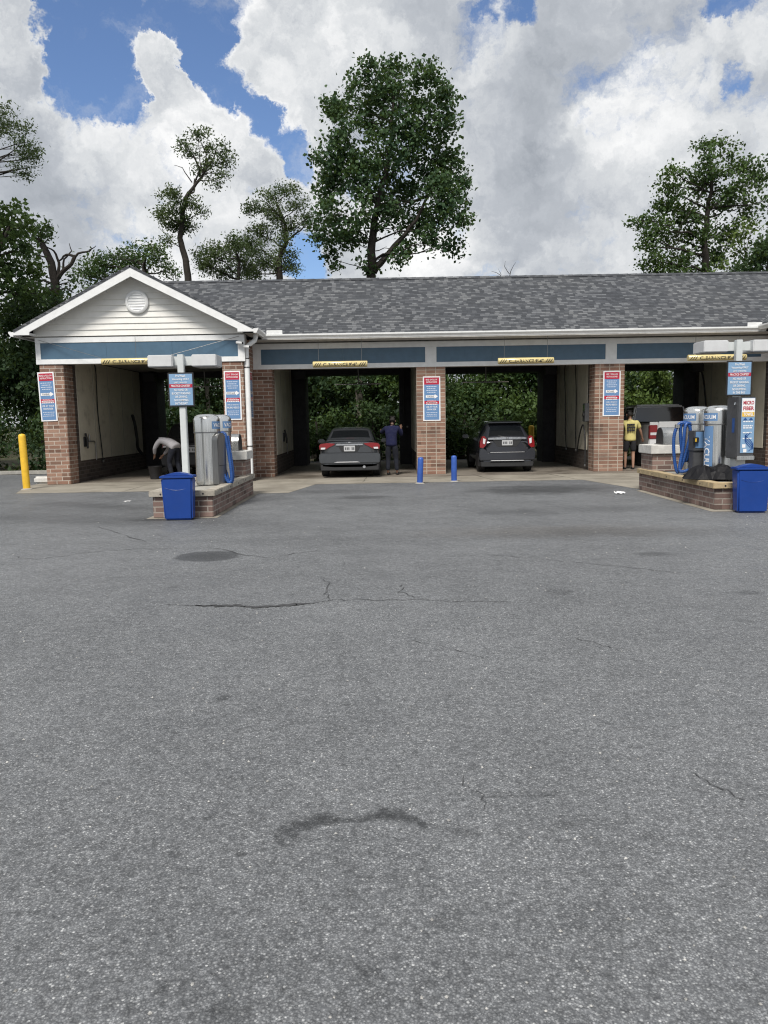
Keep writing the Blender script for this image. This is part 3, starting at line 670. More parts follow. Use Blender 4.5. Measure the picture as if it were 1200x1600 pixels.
p = at(639, 716, 29.3); bollard('yellow bollard behind the bay with the grey sedan', (p.x, 29.3, 0.), 1.28, .11, 'yellow', 'yellow bollards')
p = ground(62, 757); R = MB(); R.box(-.25, .22, -.12, .12, 0, .20); o = R.build('wheel_stop', 'concrete_cap', None, .05, False, 3); o.location = (p.x, p.y + .3, .004); tag(o, 'broken pale concrete wheel stop against the foot of the left brick pillar', 'wheel stop')

# ------------------------------------------------------------------ vacuum islands
def island(label, x0, y0, y1, wood, pierx, seed):
    R = thing('vacuum_island', label, 'kerb island', (x0, y0, 0), 0, 'raised brick vacuum islands'); W = 1.02; L = y1 - y0; H = .46
    b = MB(); b.box(0, W, 0, L, 0, H - .10); b.build('brick_base', 'brick_low', R, .01)
    b = MB(); b.box(.10, W - .10, .10, L - .02, H - .10, H - .03); b.build('screed_top', 'screed', R)
    o = .05; t = .14
    for nm, q in (('plank', (-o, W + o, -o, t)), ('plank', (-o, t, t + .003, L)), ('plank', (W - t, W + o, t + .003, L))):
        b = MB(); b.box(q[0], q[1], q[2], q[3], H - .098, H); pl = b.build(nm, wood, R, .008)
        s = MB()
        if q[3] - q[2] > 1:
            xx = q[0] - .001 if q[0] < 0 else q[1] + .001
            for k in range(5): s.lathe([(.016, -.003), (.016, .003)], (xx, .5 + k * .8, H - .05), 8, 'x')
        else:
            for k in range(3): s.lathe([(.016, -.003), (.016, .003)], (.15 + k*.36, q[2] - .001, H - .05), 8, 'y')
        s.build('bolt_hole', 'ink', pl)
    b = MB(); b.box(.03, W - .03, L - .72, L - .02, H - .02, .80); pier = b.build('brick_pier', 'brick_low', R, .01)
    b = MB(); b.box(-.02, W + .02, L - .78, L + .02, .803, .985); b.build('cap_stone', 'concrete_cap', pier, .012)
    return R
LX, LY = -3.93, 13.0; RX, RYI = 5.57, 12.85
island('left brick vacuum island with weathered grey planks', LX, LY, 17.1, 'wood_old', 0, 1)
island('right brick vacuum island with new tan planks', RX, RYI, 16.7, 'wood_new', 0, 2)
# mailbox-shaped steel hoods on the piers
def hood(label, loc):
    R = thing('steel_hood', label, 'steel hood', loc, 0, 'steel hoods on the brick piers'); n = 14; w, h, L = .20, .36, .66
    arch = [(-w, 0), (-w, h - w)] + [(-w*math.cos(PI*k/n), h - w + w*math.sin(PI*k/n)) for k in range(1, n)] + [(w, h - w), (w, 0)]
    b = MB(); b.prism(arch, -L/2, L/2, 'x'); b.build('shell', 'steel_smooth', R, 0, True)
    for sg in (-1, 1):
        b = MB(); b.prism([(a*.97, .008 + c*.97) for a, c in arch], sg*L/2 + .003*sg, sg*(L/2 + .012), 'x'); b.build('end_panel', 'black', R)
    b = MB(); b.box(-.36, .36, -.24, .24, -.002, .016); b.build('base_plate', 'steel_dk', R)
    return R
hood('steel hood with black arched ends on the left brick pier', (LX + .50, 16.72, .987))
hood('steel hood with black arched ends on the right brick pier', (RX + .62, 16.30, .987))

# vacuums
def wrap_label(cx, r, z, s, ang, w, h, vert=False, bold=.02):
    """letters bent round a drum; ang = direction of the label's middle"""
    vs, fs = text2d(s, w, h, bold)
    if vert: vs = [(b_, -a_) for a_, b_ in vs]
    return [(math.cos(ang + a_ / r) * r, math.sin(ang + a_ / r) * r, z + b_) for a_, b_ in vs], fs
def patch(r, a0, a1, z0, z1, n=8):
    vs = []; 
    for i in range(n + 1):
        a = a0 + (a1 - a0) * i / n; vs += [(math.cos(a)*r, math.sin(a)*r, z0), (math.cos(a)*r, math.sin(a)*r, z1)]
    return vs, [(2*i, 2*i+2, 2*i+3, 2*i+1) for i in range(n)]
def vacuum(label, loc, lab_ang, vert_ang=None, box_ang=None, r=.235, H=1.33):
    R = thing('vacuum_drum', label, 'vacuum', loc, 0, 'stainless steel vacuum drums')
    zl = H - .34
    b = MB(); b.lathe([(r, .02), (r, zl)], (0, 0, 0), 40); b.build('drum', 'steel', R, 0, True)
    b = MB(); b.lathe([(r - .02, 0), (r - .015, .02)], (0, 0, 0), 30); b.build('foot_ring', 'black', R)
    b = MB(); b.lathe([(r + .012, zl - .012), (r + .014, zl), (r + .012, zl + .012)], (0, 0, 0), 40); b.build('clamp_ring', 'steel_dk', R, 0, True)
    rr = r + .01
    b = MB(); b.lathe([(rr, zl + .012), (rr, H - .115), (rr*.985, H - .085), (rr*.88, H - .04), (rr*.66, H - .012), (rr*.35, H), (.01, H)], (0, 0, 0), 40); lid = b.build('lid', 'steel', R, 0, True)
    b = MB(); vs, fs = patch(rr + .003, lab_ang - .80, lab_ang + .80, zl + .065, H - .135); b.add(vs, fs); lb = b.build('lid_label', 'sign_blue', lid)
    b = MB(); vs, fs = wrap_label(0, rr + .006, zl + .135, 'VACUUM', lab_ang, .34, .075); b.add(vs, fs); b.build('lettering', 'sign_white', lb)
    if vert_ang is not None:
        b = MB(); vs, fs = patch(r + .003, vert_ang - .42, vert_ang + .42, .10, zl - .03); b.add(vs, fs); lb = b.build('side_label', 'sign_blue', R)
        b = MB(); vs, fs = wrap_label(0, r + .006, .45, 'VACUUM', vert_ang - .08, .66, .13, True); b.add(vs, fs); b.build('lettering', 'sign_white', lb)
    if box_ang is not None:
        M = Matrix.Rotation(box_ang, 4, 'Z')
        b = MB(); n = 10; w, h = .125, .98
        arch = [(-w, .02), (-w, h - w)] + [(-w*math.cos(PI*k/n), h - w + w*math.sin(PI*k/n)) for k in range(1, n)] + [(w, h - w), (w, .02)]
        b.prism(arch, r - .09, r + .10, 'x'); b.xf(M); cv = b.build('motor_cover', 'steel_dk', R, .008)
        b = MB(); b.box(r + .102, r + .105, -.10, .10, .37, .38); b.xf(M); b.build('cover_seam', 'ink', cv)
    return R
H0 = .43
vacuum('near steel vacuum drum on the left island with dark arched motor cover', (LX + .62, 14.55, H0), -PI/2 + 1.42, None, -PI/2 + 1.12)
vacuum('far steel vacuum drum on the left island, behind its neighbour', (LX + .60, 15.75, H0), -PI/2 + 1.30)
# coin box on the near right-hand vacuum
va = vacuum('right-island steel vacuum drum with grey coin box and blue hose', (at(1088, 690, 14.95).x, 14.95, H0), -PI/2 - 1.25, None, None)
vacuum('right-island steel vacuum drum with tall blue lettered strip', (at(1121, 690, 14.05).x, 14.05, H0), -PI/2 - 1.25, -PI/2 - 1.15)
R = thing('coin_box', 'tall dark grey coin box with pale blue face between the right drums', 'coin box', (at(1094, 690, 14.42).x, 14.42, H0 - .005))
b = MB(); b.box(-.16, .14, -.10, .12, 0, .50); b.build('pedestal', 'vend', R, .01)
b = MB(); b.box(-.17, .15, -.13, .13, .503, .88); cb = b.build('cabinet', 'vend', R, .012)
b = MB(); b.box(-.14, .0, -.137, -.131, .56, .86); b.build('face_plate', 'sign_blue', cb)
b = MB(); b.box(-.20, -.10, -.20, -.138, .66, .76); b.build('hose_clip', 'black', cb, .01)
b = MB(); b.box(-.175, -.15, -.206, -.201, .68, .74); b.build('clip_plate', 'yellow', cb)
def hose(label, pts, r=.032, n=10, sub=14):
    P = [Vector(p) for p in pts]; Q = []
    for i in range(len(P) - 1):
        p0, p1, p2, p3 = P[max(i-1, 0)], P[i], P[i+1], P[min(i+2, len(P)-1)]
        for k in range(sub):
            t = k / sub; Q.append(.5 * ((2*p1) + (-p0 + p2)*t + (2*p0 - 5*p1 + 4*p2 - p3)*t*t + (-p0 + 3*p1 - 3*p2 + p3)*t**3))
    Q.append(P[-1])
    # corrugations: resample evenly at a third of the pitch
    L = sum((b_ - a_).length for a_, b_ in zip(Q, Q[1:])); m = int(L / .012); out = []; j = 0; acc = 0.
    for i in range(m + 1):
        s_ = L * i / m
        while j < len(Q) - 2 and acc + (Q[j+1] - Q[j]).length < s_: acc += (Q[j+1] - Q[j]).length; j += 1
        d = (Q[j+1] - Q[j]).length or 1e-6; out.append(Q[j].lerp(Q[j+1], min(1, (s_ - acc) / d)))
    b = MB(); b.tube(out, [r * (1.0 if i % 3 else .86) for i in range(len(out))], n)
    return b
x, y = LX + .86, 14.50
R = thing('vacuum_hose', 'blue vacuum hose hanging in long loops beside the left drums', 'hose', (x, y, H0), 0, 'blue vacuum hoses')
hose('', [(-.10, .0, .98), (-.04, -.02, .97), (.0, -.02, .6), (.05, -.03, .25), (.14, -.02, .05), (.20, .0, .12), (.17, .02, .5), (.12, .03, .85), (.10, .04, .95), (.03, .05, .96), (.02, .05, .70), (.06, .05, .35), (.16, .04, .03), (.215, .05, .16), (.19, .06, .5), (.14, .08, .92)]).build('hose', 'hose', R, 0, True)
b = MB(); b.tube([(-.14, .03, .93), (.12, .03, .93)], .016, 8); b.build('hook', 'steel_dk', R)
x, y = RX + .20, 14.85
R = thing('vacuum_hose', 'blue vacuum hose looped on the right island, its end on the tarp', 'hose', (x, y, H0), 0, 'blue vacuum hoses')
hose('', [(.20, .0, .88), (.12, -.02, 1.0), (-.06, -.03, 1.01), (-.17, -.04, .80), (-.165, -.04, .40), (-.10, -.05, .08), (-.02, -.06, .20), (.10, -.05, .62), (.13, -.05, .88), (.06, -.04, 1.0), (-.04, -.02, .98), (-.03, .0, .70), (.02, .0, .38), (.08, -.02, .30), (.14, -.03, .62), (.19, -.03, .86), (.12, -.05, 1.0), (.02, -.08, .95), (-.02, -.10, .55), (-.08, -.12, .14), (.0, -.18, .10), (.16, -.24, .20), (.34, -.28, .32), (.44, -.26, .29)]).build('hose', 'hose', R, 0, True)
b = MB(); b.box(-.16, -.08, -.08, -.01, .92, .99); b.build('hose_clamp', 'steel', R, .008)
b = MB(); b.tube([(-.1, .02, .96), (.30, .05, .96)], .016, 8); b.build('hook', 'steel_dk', R)

# lamp posts with signs
def lamp_post(label, loc, head_l, head_r, zt, sign_z, sw, sh):
    R = thing('lamp_post', label, 'lamp post', loc, 0, 'lamp posts on the vacuum islands')
    b = MB(); b.box(-.055, .055, -.055, .055, 0, zt); b.build('post', 'galv', R, .008)
    b = MB(); b.box(-.10, .10, -.10, .10, 0, .014); b.build('base_plate', 'galv', R, .003)
    b = MB(); b.box(-.50, .50, .058, .125, zt - .19, zt - .03); b.build('cross_arm', 'galv', R, .006)
    for c, w in ((head_l, .44), (head_r, .44)):
        b = MB(); b.taper(c - w/2, c + w/2, -.06, .44, zt - .215, zt - .005, 1.0); hd = b.build('lamp_head', 'lampbox', R, .015)
        b = MB(); b.box(c - w/2 + .04, c + w/2 - .04, -.02, .40, zt - .222, zt - .2165); b.build('lens', 'ceil', hd)
    b = MB(); b.box(-sw/2, sw/2, -.082, -.058, sign_z - sh/2, sign_z + sh/2); sg = b.build('sign_board', 'black', R, .006)
    b = MB(); b.box(-sw/2 + .025, sw/2 - .025, -.0855, -.0825, sign_z - sh/2 + .025, sign_z + sh/2 - .025); b.build('sign_face', 'sign_sky', sg)
    b = MB(); rz = sign_z + sh*.11; b.box(-sw/2 + .027, sw/2 - .027, -.0885, -.086, rz - sh*.052, rz + sh*.052); b.build('red_strip', 'sign_red', sg)
    t = MB(); yy = -.0915; u = sh
    for s_, zz, w, h in (('Pre Wash', .40, .42, .068), ('Vacuuming ONLY', .30, .74, .075), ('LIMIT 5 MINUTES', .205, .56, .045), ('PRACTICE COURTESY', .11, .84, .062), ('NO HAND OR', -.01, .58, .066), ('BUCKET WASHING', -.11, .80, .066), ('OR DRYING.', -.21, .54, .066), ('NO DUMPING', -.31, .60, .066), ('IN THE BAY', -.405, .54, .066)):
        lines_of(t, s_, 0, sign_z + zz*u, w*(sw - .05), h*u, yy, .018)
    t.build('lettering', 'sign_white', sg)
    return R
PY = 13.9
p0 = at(293, 745, PY); pt = at(284, 554, PY); ps = at(287, 609, PY)
lamp_post('white lamp post with courtesy sign and two box heads on the left island', (LX + .36, PY, H0), -.36, .42, pt.z - H0, ps.z - H0, .46, .60)
PY2 = 14.0; pt = at(1155, 531, PY2); ps = at(1156, 591.5, PY2)
o = lamp_post('white lamp post with courtesy sign on the right island above the vending box', (at(1152, 590, PY2).x, PY2, H0), -.42, .46, pt.z - H0, ps.z - H0, .46, .62)
# vending machine
vx = at(1157, 700, 13.45).x
R = thing('vending_machine', 'narrow grey towel vending machine with bright printed panel on right island', 'vending machine', (vx, 13.45, H0), .06)
b = MB(); b.box(-.09, .09, -.02, .18, 0, .40); b.build('pedestal', 'galv', R, .01)
b = MB(); b.box(-.155, .155, -.15, .22, .40, 1.46); cab = b.build('cabinet', 'vend', R, .012)
b = MB(); b.box(-.155, .155, -.19, -.153, .38, .45); b.build('delivery_tray', 'steel', cab, .008)
b = MB(); b.box(-.09, .145, -.158, -.152, .50, 1.44); pp = b.build('printed_panel', 'sign_sky', cab)
b = MB(); b.box(-.085, .14, -.1605, -.1585, 1.12, 1.435); b.build('panel_head', 'sign_white', pp)
b = MB(); y = -.163
lines_of(b, 'MICRO', .03, 1.36, .19, .065, y, .03); lines_of(b, 'FIBER', .03, 1.265, .19, .065, y, .03); b.build('red_lettering', 'sign_red', pp)
b = MB(); b.box(-.08, .135, -.1635, -.161, 1.125, 1.20); b.build('yellow_strip', 'yellow', pp)
b = MB(); lines_of(b, 'TOWEL', .03, 1.163, .18, .055, -.1655, .03); b.build('white_lettering', 'sign_white', pp)
b = MB()
for i, zz in enumerate((1.03, .955, .92, .84, .74)): print_rows(b, .03, zz, .17, .02, y + .002, i + 3)
for cx_, zz in ((-.03, .62), (-.01, .54)): b.add([(cx_ - .03, y + .002, zz - .03), (cx_ + .03, y + .002, zz - .03), (cx_ + .03, y + .002, zz + .03), (cx_ - .03, y + .002, zz + .03)], [(0, 1, 2, 3)])
b.build('white_print', 'sign_white', pp)
b = MB()
for cx_ in (-.02, .08): b.add([(cx_ - .04, y + .002, 1.06), (cx_ + .04, y + .002, 1.06), (cx_, y + .002, 1.11)], [(0, 1, 2)])
for k in range(4):
    vs = []; 
    for i in range(9): vs += [(.05 + .07*math.sin(i*.5 + k*.9) , y + .002, .53 + i*.033 + k*.02), (.068 + .07*math.sin(i*.5 + k*.9), y + .002, .53 + i*.033 + k*.02)]
    b.add(vs, [(2*i, 2*i+1, 2*i+3, 2*i+2) for i in range(8)])
b.build('dark_blue_print', 'hose', pp)
b = MB(); b.box(-.159, -.156, -.06, .02, .85, 1.10); b.build('side_sticker', 'hose', cab)
b = MB(); b.tube([(-.157, -.06, 1.36), (-.18, -.09, 1.32)], .014, 6); b.build('lock', 'chrome', cab)

# tarp heap
def tarp():
    R = random.Random(5); nx, ny = 15, 9; vs = []
    for j in range(ny + 1):
        for i in range(nx + 1):
            u, v = i / nx * 2 - 1, j / ny * 2 - 1
            rr = max(abs(u)**2.5, 0) + abs(v)**2.5; h = max(0., 1 - rr)
            crease = abs(math.sin(u*4.2 + v*2.1 + 1.)) * .5 + abs(math.sin(v*5. - u*3.3)) * .35 + 0
            z = .012 + (h**.45) * (.09 + .19 * crease * (1 - .25*u)) if h > 0 else .012
            vs.append((u*.56 + .03*math.sin(v*4) + R.uniform(-.02, .02), v*.28 + .04*math.sin(u*5 + 1) + R.uniform(-.01, .01), z + (R.uniform(-.02, .03) if h > .2 else 0)))
    fs = [(j*(nx+1)+i, j*(nx+1)+i+1, (j+1)*(nx+1)+i+1, (j+1)*(nx+1)+i) for j in range(ny) for i in range(nx)]
    b = MB(); b.add(vs, fs); return b
o = tarp().build('tarp', 'tarp'); o.location = (RX + .36, 13.62, H0 + .028); o.rotation_euler = (0, 0, -.35)
tag(o, 'crumpled black tarp heaped at the feet of the right vacuum drums', 'tarp')

# bins
def bin_(label, loc, rz):
    R = thing('waste_bin', label, 'bin', loc, rz, 'blue plastic waste bins'); R.scale = (.94, .94, .93)
    b = MB(); b.taper(-.275, .275, -.15, .15, .0, .76, .89, .86); bd = b.build('bin_body', 'bin', R, .03, True, 3)
    n = 14; vs = []; 
    b = MB(); arc = [(-.215 + .43*i/n, .60 - .045*math.sin(PI*i/n)) for i in range(n+1)]
    b.tube([(x_, -.1475 + .0005*i, z_ - .02) for i, (x_, z_) in enumerate(arc)], .0035, 6); b.build('moulded_line', 'bin', bd)
    b = MB(); b.box(-.295, .295, -.165, .165, .745, .79); lid = b.build('lid', 'bin', R, .012)
    arch = [(-.25, .79)] + [(-.25 + .5*i/n, .79 + .055*math.sin(PI*i/n)) for i in range(1, n)] + [(.25, .79)]
    b = MB(); b.prism(arch, -.105, .105); b.build('lid_arch', 'bin', lid, .006, True)
    b = MB(); b.add([(-.16, -.107, .795), (.16, -.107, .795), (.10, -.107, .82), (-.10, -.107, .82)], [(0, 1, 2, 3)]); b.build('lid_slot', 'bin', lid)
    return R
p = ground(281, 812); bin_('blue plastic bin at the end of the left vacuum island', (p.x, p.y + .02, .006), .04)
p = ground(1171, 801); bin_('blue plastic bin at the end of the right vacuum island', (p.x + .03, p.y + .06, .006), -.10)

# litter
for i, (px, py, lab) in enumerate(((968, 772, 'crumpled white paper scrap on the asphalt near the right island'), (199, 784, 'small white scrap on the asphalt left of the blue bin'))):
    R = random.Random(i); p = ground(px, py); vs = []
    for j in range(5):
        for k in range(5): vs.append((k*.05 - .1 + R.uniform(-.02, .02), j*.03 - .06 + R.uniform(-.01, .01), .006 + abs(R.gauss(.02, .02)) * (1 if i == 0 else .5)))
    b = MB(); b.add(vs, [(j*5+k, j*5+k+1, j*5+k+6, j*5+k+5) for j in range(4) for k in range(4)]); o = b.build('paper_scrap', 'litter'); o.location = (p.x, p.y, .004); o.scale = (1, 1, 1) if i == 0 else (.6, .6, .6)
    tag(o, lab, 'litter')

# ------------------------------------------------------------------ wash gear in the bays
def wall_hose(label, pts, r=.016, m='rubber', bracket=None):
    R = thing('wash_hose', label, 'hose', pts[0]); o = Vector(pts[0])
    P = [Vector(p) - o for p in pts]; Q = []
    for i in range(len(P) - 1):
        p0, p1, p2, p3 = P[max(i-1, 0)], P[i], P[i+1], P[min(i+2, len(P)-1)]
        for k in range(8):
            t = k / 8; Q.append(.5 * ((2*p1) + (-p0 + p2)*t + (2*p0 - 5*p1 + 4*p2 - p3)*t*t + (-p0 + 3*p1 - 3*p2 + p3)*t**3))
    Q.append(P[-1]); b = MB(); b.tube(Q, r, 8); b.build('hose', m, R, 0, True)
    b = MB(); b.lathe([(.03, -.03), (.035, 0), (.03, .03)], tuple(P[-1]), 10); b.build('coupling', 'steel_dk', R)
    return R
XL = -8.46
wall_hose('black hose hanging down the pale wall of the left gable bay', [(XL, 23.0, 3.36), (XL + .03, 23.0, 3.1), (XL + .01, 23.02, 2.), (XL + .02, 23.1, 1.2), (XL + .02, 23.2, .5)])
wall_hose('nearer black hose hanging on the right wall of the hatchback bay', [(6.12, 24.4, 3.38), (6.07, 24.4, 3.2), (6.08, 24.3, 2.2), (6.07, 24.3, 1.2), (6.07, 24.2, .55)])
wall_hose('farther black hose hanging on the right wall of the hatchback bay', [(6.12, 25.9, 3.38), (6.06, 25.8, 3.1), (6.08, 25.75, 2.2), (6.06, 25.6, 1.2), (6.07, 25.5, .55)])
wall_hose('black wand hose bent in an arch against the pillar of the hatchback bay', [(6.05, 24.0, .5), (6.03, 23.7, .95), (6.02, 23.4, 1.25), (6.03, 23.25, 1.35), (6.03, 23.1, 1.2), (6.03, 22.98, .9), (6.03, 22.95, .15)], .022)
wall_hose('black hose hanging from the corner of the pickup bay', [(11.0, 27.0, 3.3), (10.9, 26.9, 3.2), (10.95, 26.6, 3.0), (11.0, 26.4, 2.2), (11.05, 26.3, 1.2)], .03)
wall_hose('black hose draped by the back pillar of the sedan bay', [(.80, 27.4, 3.3), (.78, 27.3, 2.4), (.77, 27.2, 1.6), (.80, 27.1, 1.2), (.86, 27.0, 1.35)], .03)
wall_hose('black hose coiled on the far pale wall of the left gable bay', [(XL, 26.2, 1.9), (XL + .1, 26.1, 1.6), (XL + .12, 26.2, 1.1), (XL + .06, 26.4, .8), (XL + .08, 26.8, .55)], .05)
def wand_bracket(label, x, y, z, sg):
    R = thing('wand_bracket', label, 'wash wand holder', (x, y, z))
    b = MB(); b.box(min(0, sg*.04), max(0, sg*.04), -.10, .10, -.14, .14); b.build('back_plate', 'black', R, .01)
    b = MB(); b.tube([(sg*.05, -.05, .24), (sg*.10, -.05, .05), (sg*.12, -.12, -.18)], .03, 8); b.build('wand', 'rubber', R, 0, True)
    b = MB(); b.tube([(sg*.03, .1, 0), (sg*.03, .62, 0), (sg*.03, .72, -.06), (sg*.03, .74, -.55)], .014, 8); b.tube([(sg*.03, .30, 0), (sg*.03, .30, .2)], .02, 8); b.build('supply_pipe', 'steel_dk', R, 0, True)
    return R
wand_bracket('wash wand and pipe on the pale wall just inside the left gable bay', -8.478, 21.95, 1.12, 1)
wand_bracket('wash wand and pipe low on the pale wall of the sedan bay', -3.168, 24.6, 1.10, 1)
wand_bracket('wash wand and pipe on the pale right wall behind the vending machine', 11.118, 24.2, 1.2, -1)
def selector(label, x, y, z, sg):
    R = thing('selector_box', label, 'control box', (x, y, z))
    b = MB(); b.box(min(0, sg*.13), max(0, sg*.13), -.15, .15, -.27, .27); b.build('case', 'vend', R, .015)
    b = MB(); b.lathe([(.06, min(sg*.132, sg*.16)), (.06, max(sg*.132, sg*.16))], (0, 0, -.08), 14, 'x'); b.build('dial', 'black', R)
    b = MB(); b.box(min(sg*.131, sg*.134), max(sg*.131, sg*.134), -.11, .11, .05, .22); b.build('face', 'steel', R)
selector('grey wash selector box on the pillar end of the hatchback bay wall', 6.128, 23.05, 1.72, -1)
def boom(label, x, z):
    R = thing('spray_boom', label, 'wash boom', (x, 25.4, z))
    b = MB(); b.tube([(-.75, 0, 0), (.75, 0, 0)], .022, 8); b.build('bar', 'steel', R, 0, True)
    b = MB(); b.tube([(0, 0, .02), (0, 0, 3.40 - z)], .02, 8); b.build('drop_pipe', 'steel_dk', R)
    b = MB(); b.lathe([(.06, 3.37 - z), (.06, 3.40 - z)], (0, 0, 0), 12); b.build('swivel', 'steel_dk', R)
zb = at(560, 600, 25.4).z
for lab, px in (('horizontal spray boom under the ceiling of the sedan bay', 560), ('horizontal spray boom under the ceiling of the hatchback bay', 759), ('horizontal spray boom under the ceiling of the left gable bay', 320)):
    boom(lab, at(px, 600, 25.4).x, zb)
def flood(label, x, y, z):
    R = thing('ceiling_lamp', label, 'lamp', (x, y, z))
    b = MB(); b.box(-.20, .20, -.14, .14, -.34, -.06); b.build('housing', 'black', R, .02); b = MB(); b.box(-.03, .03, -.03, .03, -.06, .0); b.build('stem', 'black', R)
for lab, x, y in (('dark box lamp under the ceiling at the back of the left gable bay', -8.1, 27.2), ('dark box lamp under the ceiling at the back of the sedan bay', -2.85, 27.2), ('dark box lamp under the ceiling at the back of the hatchback bay', 5.82, 26.9), ('dark box lamp under the ceiling at the back of the pickup bay', 10.75, 26.6)):
    flood(lab, x, y, 3.40)
# security cameras
for px, py, lab in ((371, 535, 'upper white bullet camera on the gable corner post'), (382, 541, 'lower white bullet camera on the brick corner by the downpipe')):
    p = at(px, py, GY - .1); R = thing('security_camera', lab, 'camera', (p.x, GY - .04, p.z), .5)
    b = MB(); b.tube([(0, .0, .0), (0, -.07, .0)], .03, 10); b.build('mount', 'white_trim', R); b = MB(); b.tube([(-.05, -.05, 0), (.06, -.20, -.03)], .038, 12); b.build('body', 'white_trim', R, 0, True)
    b = MB(); b.tube([(.0605, -.2005, -.03), (.064, -.205, -.031)], .032, 12); b.build('lens', 'black', R)

# ------------------------------------------------------------------ vehicles (local: rear at y = 0, nose toward +y)
def subsurf(verts, faces, mats, level=2, crease=None):
    me = bpy.data.meshes.new('body'); me.from_pydata(verts, [], faces); me.update()
    me.polygons.foreach_set('material_index', mats)
    o = bpy.data.objects.new('body', me); COL.objects.link(o)
    md = o.modifiers.new('s', 'SUBSURF'); md.levels = level; md.render_levels = level
    dg = bpy.context.evaluated_depsgraph_get(); dg.update()
    out = bpy.data.meshes.new_from_object(o.evaluated_get(dg)); bpy.data.objects.remove(o)
    return out
def split_mesh(me, names, mats, parent):
    objs = []
    for idx, (nm, mt) in enumerate(zip(names, mats)):
        bm = bmesh.new(); bm.from_mesh(me)
        bmesh.ops.delete(bm, geom=[f for f in bm.faces if f.material_index != idx], context='FACES')
        bm.normal_update()
        for f in bm.faces: f.smooth = True; f.material_index = 0
        m2 = bpy.data.meshes.new(nm); bm.to_mesh(m2); bm.free(); m2.materials.append(MT[mt])
        o = bpy.data.objects.new(nm, m2); COL.objects.link(o); o.parent = parent; objs.append(o)
    return objs
def car_body(st, paint, R, back, front, sides):
    """st: (y, z bottom, z belt, z top, half width, half roof width); glass panes flagged by station"""
    ring = []
    for (y, zb, zm, zt, w, wt) in st:
        half = [(.55*w, zb), (.93*w, zb + .03), (w, zb + (zm-zb)*.45), (.965*w, zm), (.955*w, zm + .03), (wt, zt - .05), (wt - .07, zt - .005), (wt*.5, zt + .012)]
        ring.append([(x_, y, z_) for x_, z_ in half] + [(-x_, y, z_) for x_, z_ in reversed(half)])
    n = len(ring[0]); vs = [v for r_ in ring for v in r_]; fs = []; mi = []
    for i in range(len(ring) - 1):
        for k in range(n):
            fs.append((i*n+k, i*n+(k+1) % n, (i+1)*n+(k+1) % n, (i+1)*n+k)); g = 0
            if i in sides and k in (4, n - 6): g = 2
            if i == back and k in (6, 7, 8): g = 1
            if i == front and k in (6, 7, 8): g = 3
            mi.append(g)
    h = n // 2
    for i in (0, len(ring) - 1):
        for k in range(h - 1): fs.append((i*n+k, i*n+k+1, i*n+n-2-k, i*n+n-1-k)); mi.append(0)
    me = subsurf(vs, fs, mi, 3)
    return split_mesh(me, ['body', 'rear_window', 'side_window', 'windscreen'], [paint, 'glass', 'glass', 'glass'], R)
def wheels(R, y_r, y_f, w, r=.31):
    for y in (y_r, y_f):
        for sg in (-1, 1):
            xo = sg * (w - .0); b = MB()
            prof = [(r*.62, -.10), (r*.9, -.105), (r, -.075), (r, .075), (r*.9, .105), (r*.62, .10)]
            b.lathe(prof, (xo - sg*.105, y, r), 26, 'x'); wh = b.build('wheel', 'rubber', R, 0, True)
            b = MB(); b.lathe([(r*.62, -.02), (r*.58, .0), (.10, .004), (.02, .01)] if sg > 0 else [(.02, -.01), (.10, -.004), (r*.58, 0), (r*.62, .02)], (xo - sg*.02, y, r), 20, 'x'); b.build('rim', 'steel_dk', wh, 0, True)
            b = MB(); n = 20; b.prism([(y + (r+.06)*math.cos(PI*k/n), r + (r+.05)*math.sin(PI*k/n)) for k in range(n+1)] + [(y - r - .06, .18), (y + r + .06, .18)], sg*(w - .22), sg*(w + .001), 'x'); b.build('wheel_arch', 'black', R)
def plate(R, x, y, z, w=.31, h=.155):
    b = MB(); b.box(x - w/2, x + w/2, y - .012, y, z - h/2, z + h/2); pl = b.build('number_plate', 'plate', R, .004)
    b = MB(); r = random.Random(3)
    for k in range(6):
        if k == 3: continue
        xx = x - .12 + k*.045; b.add([(xx, y - .0145, z - .035), (xx + .028, y - .0145, z - .035), (xx + .028, y - .0145, z + .035), (xx, y - .0145, z + .035)], [(0, 1, 2, 3)])
    b.build('plate_mark', 'vend', pl)
def rear_poly(R, name, m, pts, y0, y1, bev=.006, mirror=True):
    for sg in ((1, -1) if mirror else (1,)):
        b = MB(); b.prism([(sg*a, c) for a, c in pts], y0, y1); b.build(name, m, R, bev)

# grey sedan
R = thing('sedan', 'grey four-door sedan, rear towards us, in the bay left of the centre pillar', 'car', (-.93, 21.42, .008))
car_body([(0., .30, .74, .96, .80, .66), (.03, .26, .76, 1.0, .84, .68), (.16, .23, .82, 1.03, .855, .70), (.55, .21, .87, 1.06, .86, .68), (1.15, .2, .88, 1.33, .86, .585), (1.6, .2, .88, 1.395, .86, .59), (2.3, .2, .88, 1.395, .86, .585), (2.7, .2, .87, 1.35, .86, .57),
          (3.4, .2, .86, .99, .85, .66), (4.1, .22, .72, .82, .83, .62), (4.38, .27, .6, .72, .76, .52), (4.42, .3, .58, .68, .7, .5)], 'car_grey', R, 3, 7, (3, 4, 5, 6, 7))
wheels(R, .85, 3.55, .845)
rear_poly(R, 'tail_lamp', 'tail_red', [(.40, .955), (.60, .975), (.80, .955), (.845, .90), (.83, .79), (.66, .80), (.55, .86), (.42, .92)], -.022, .16)
rear_poly(R, 'reversing_lamp', 'lamp_clear_and_glint', [(.66, .855), (.80, .855), (.80, .795), (.68, .80)], -.028, -.021)
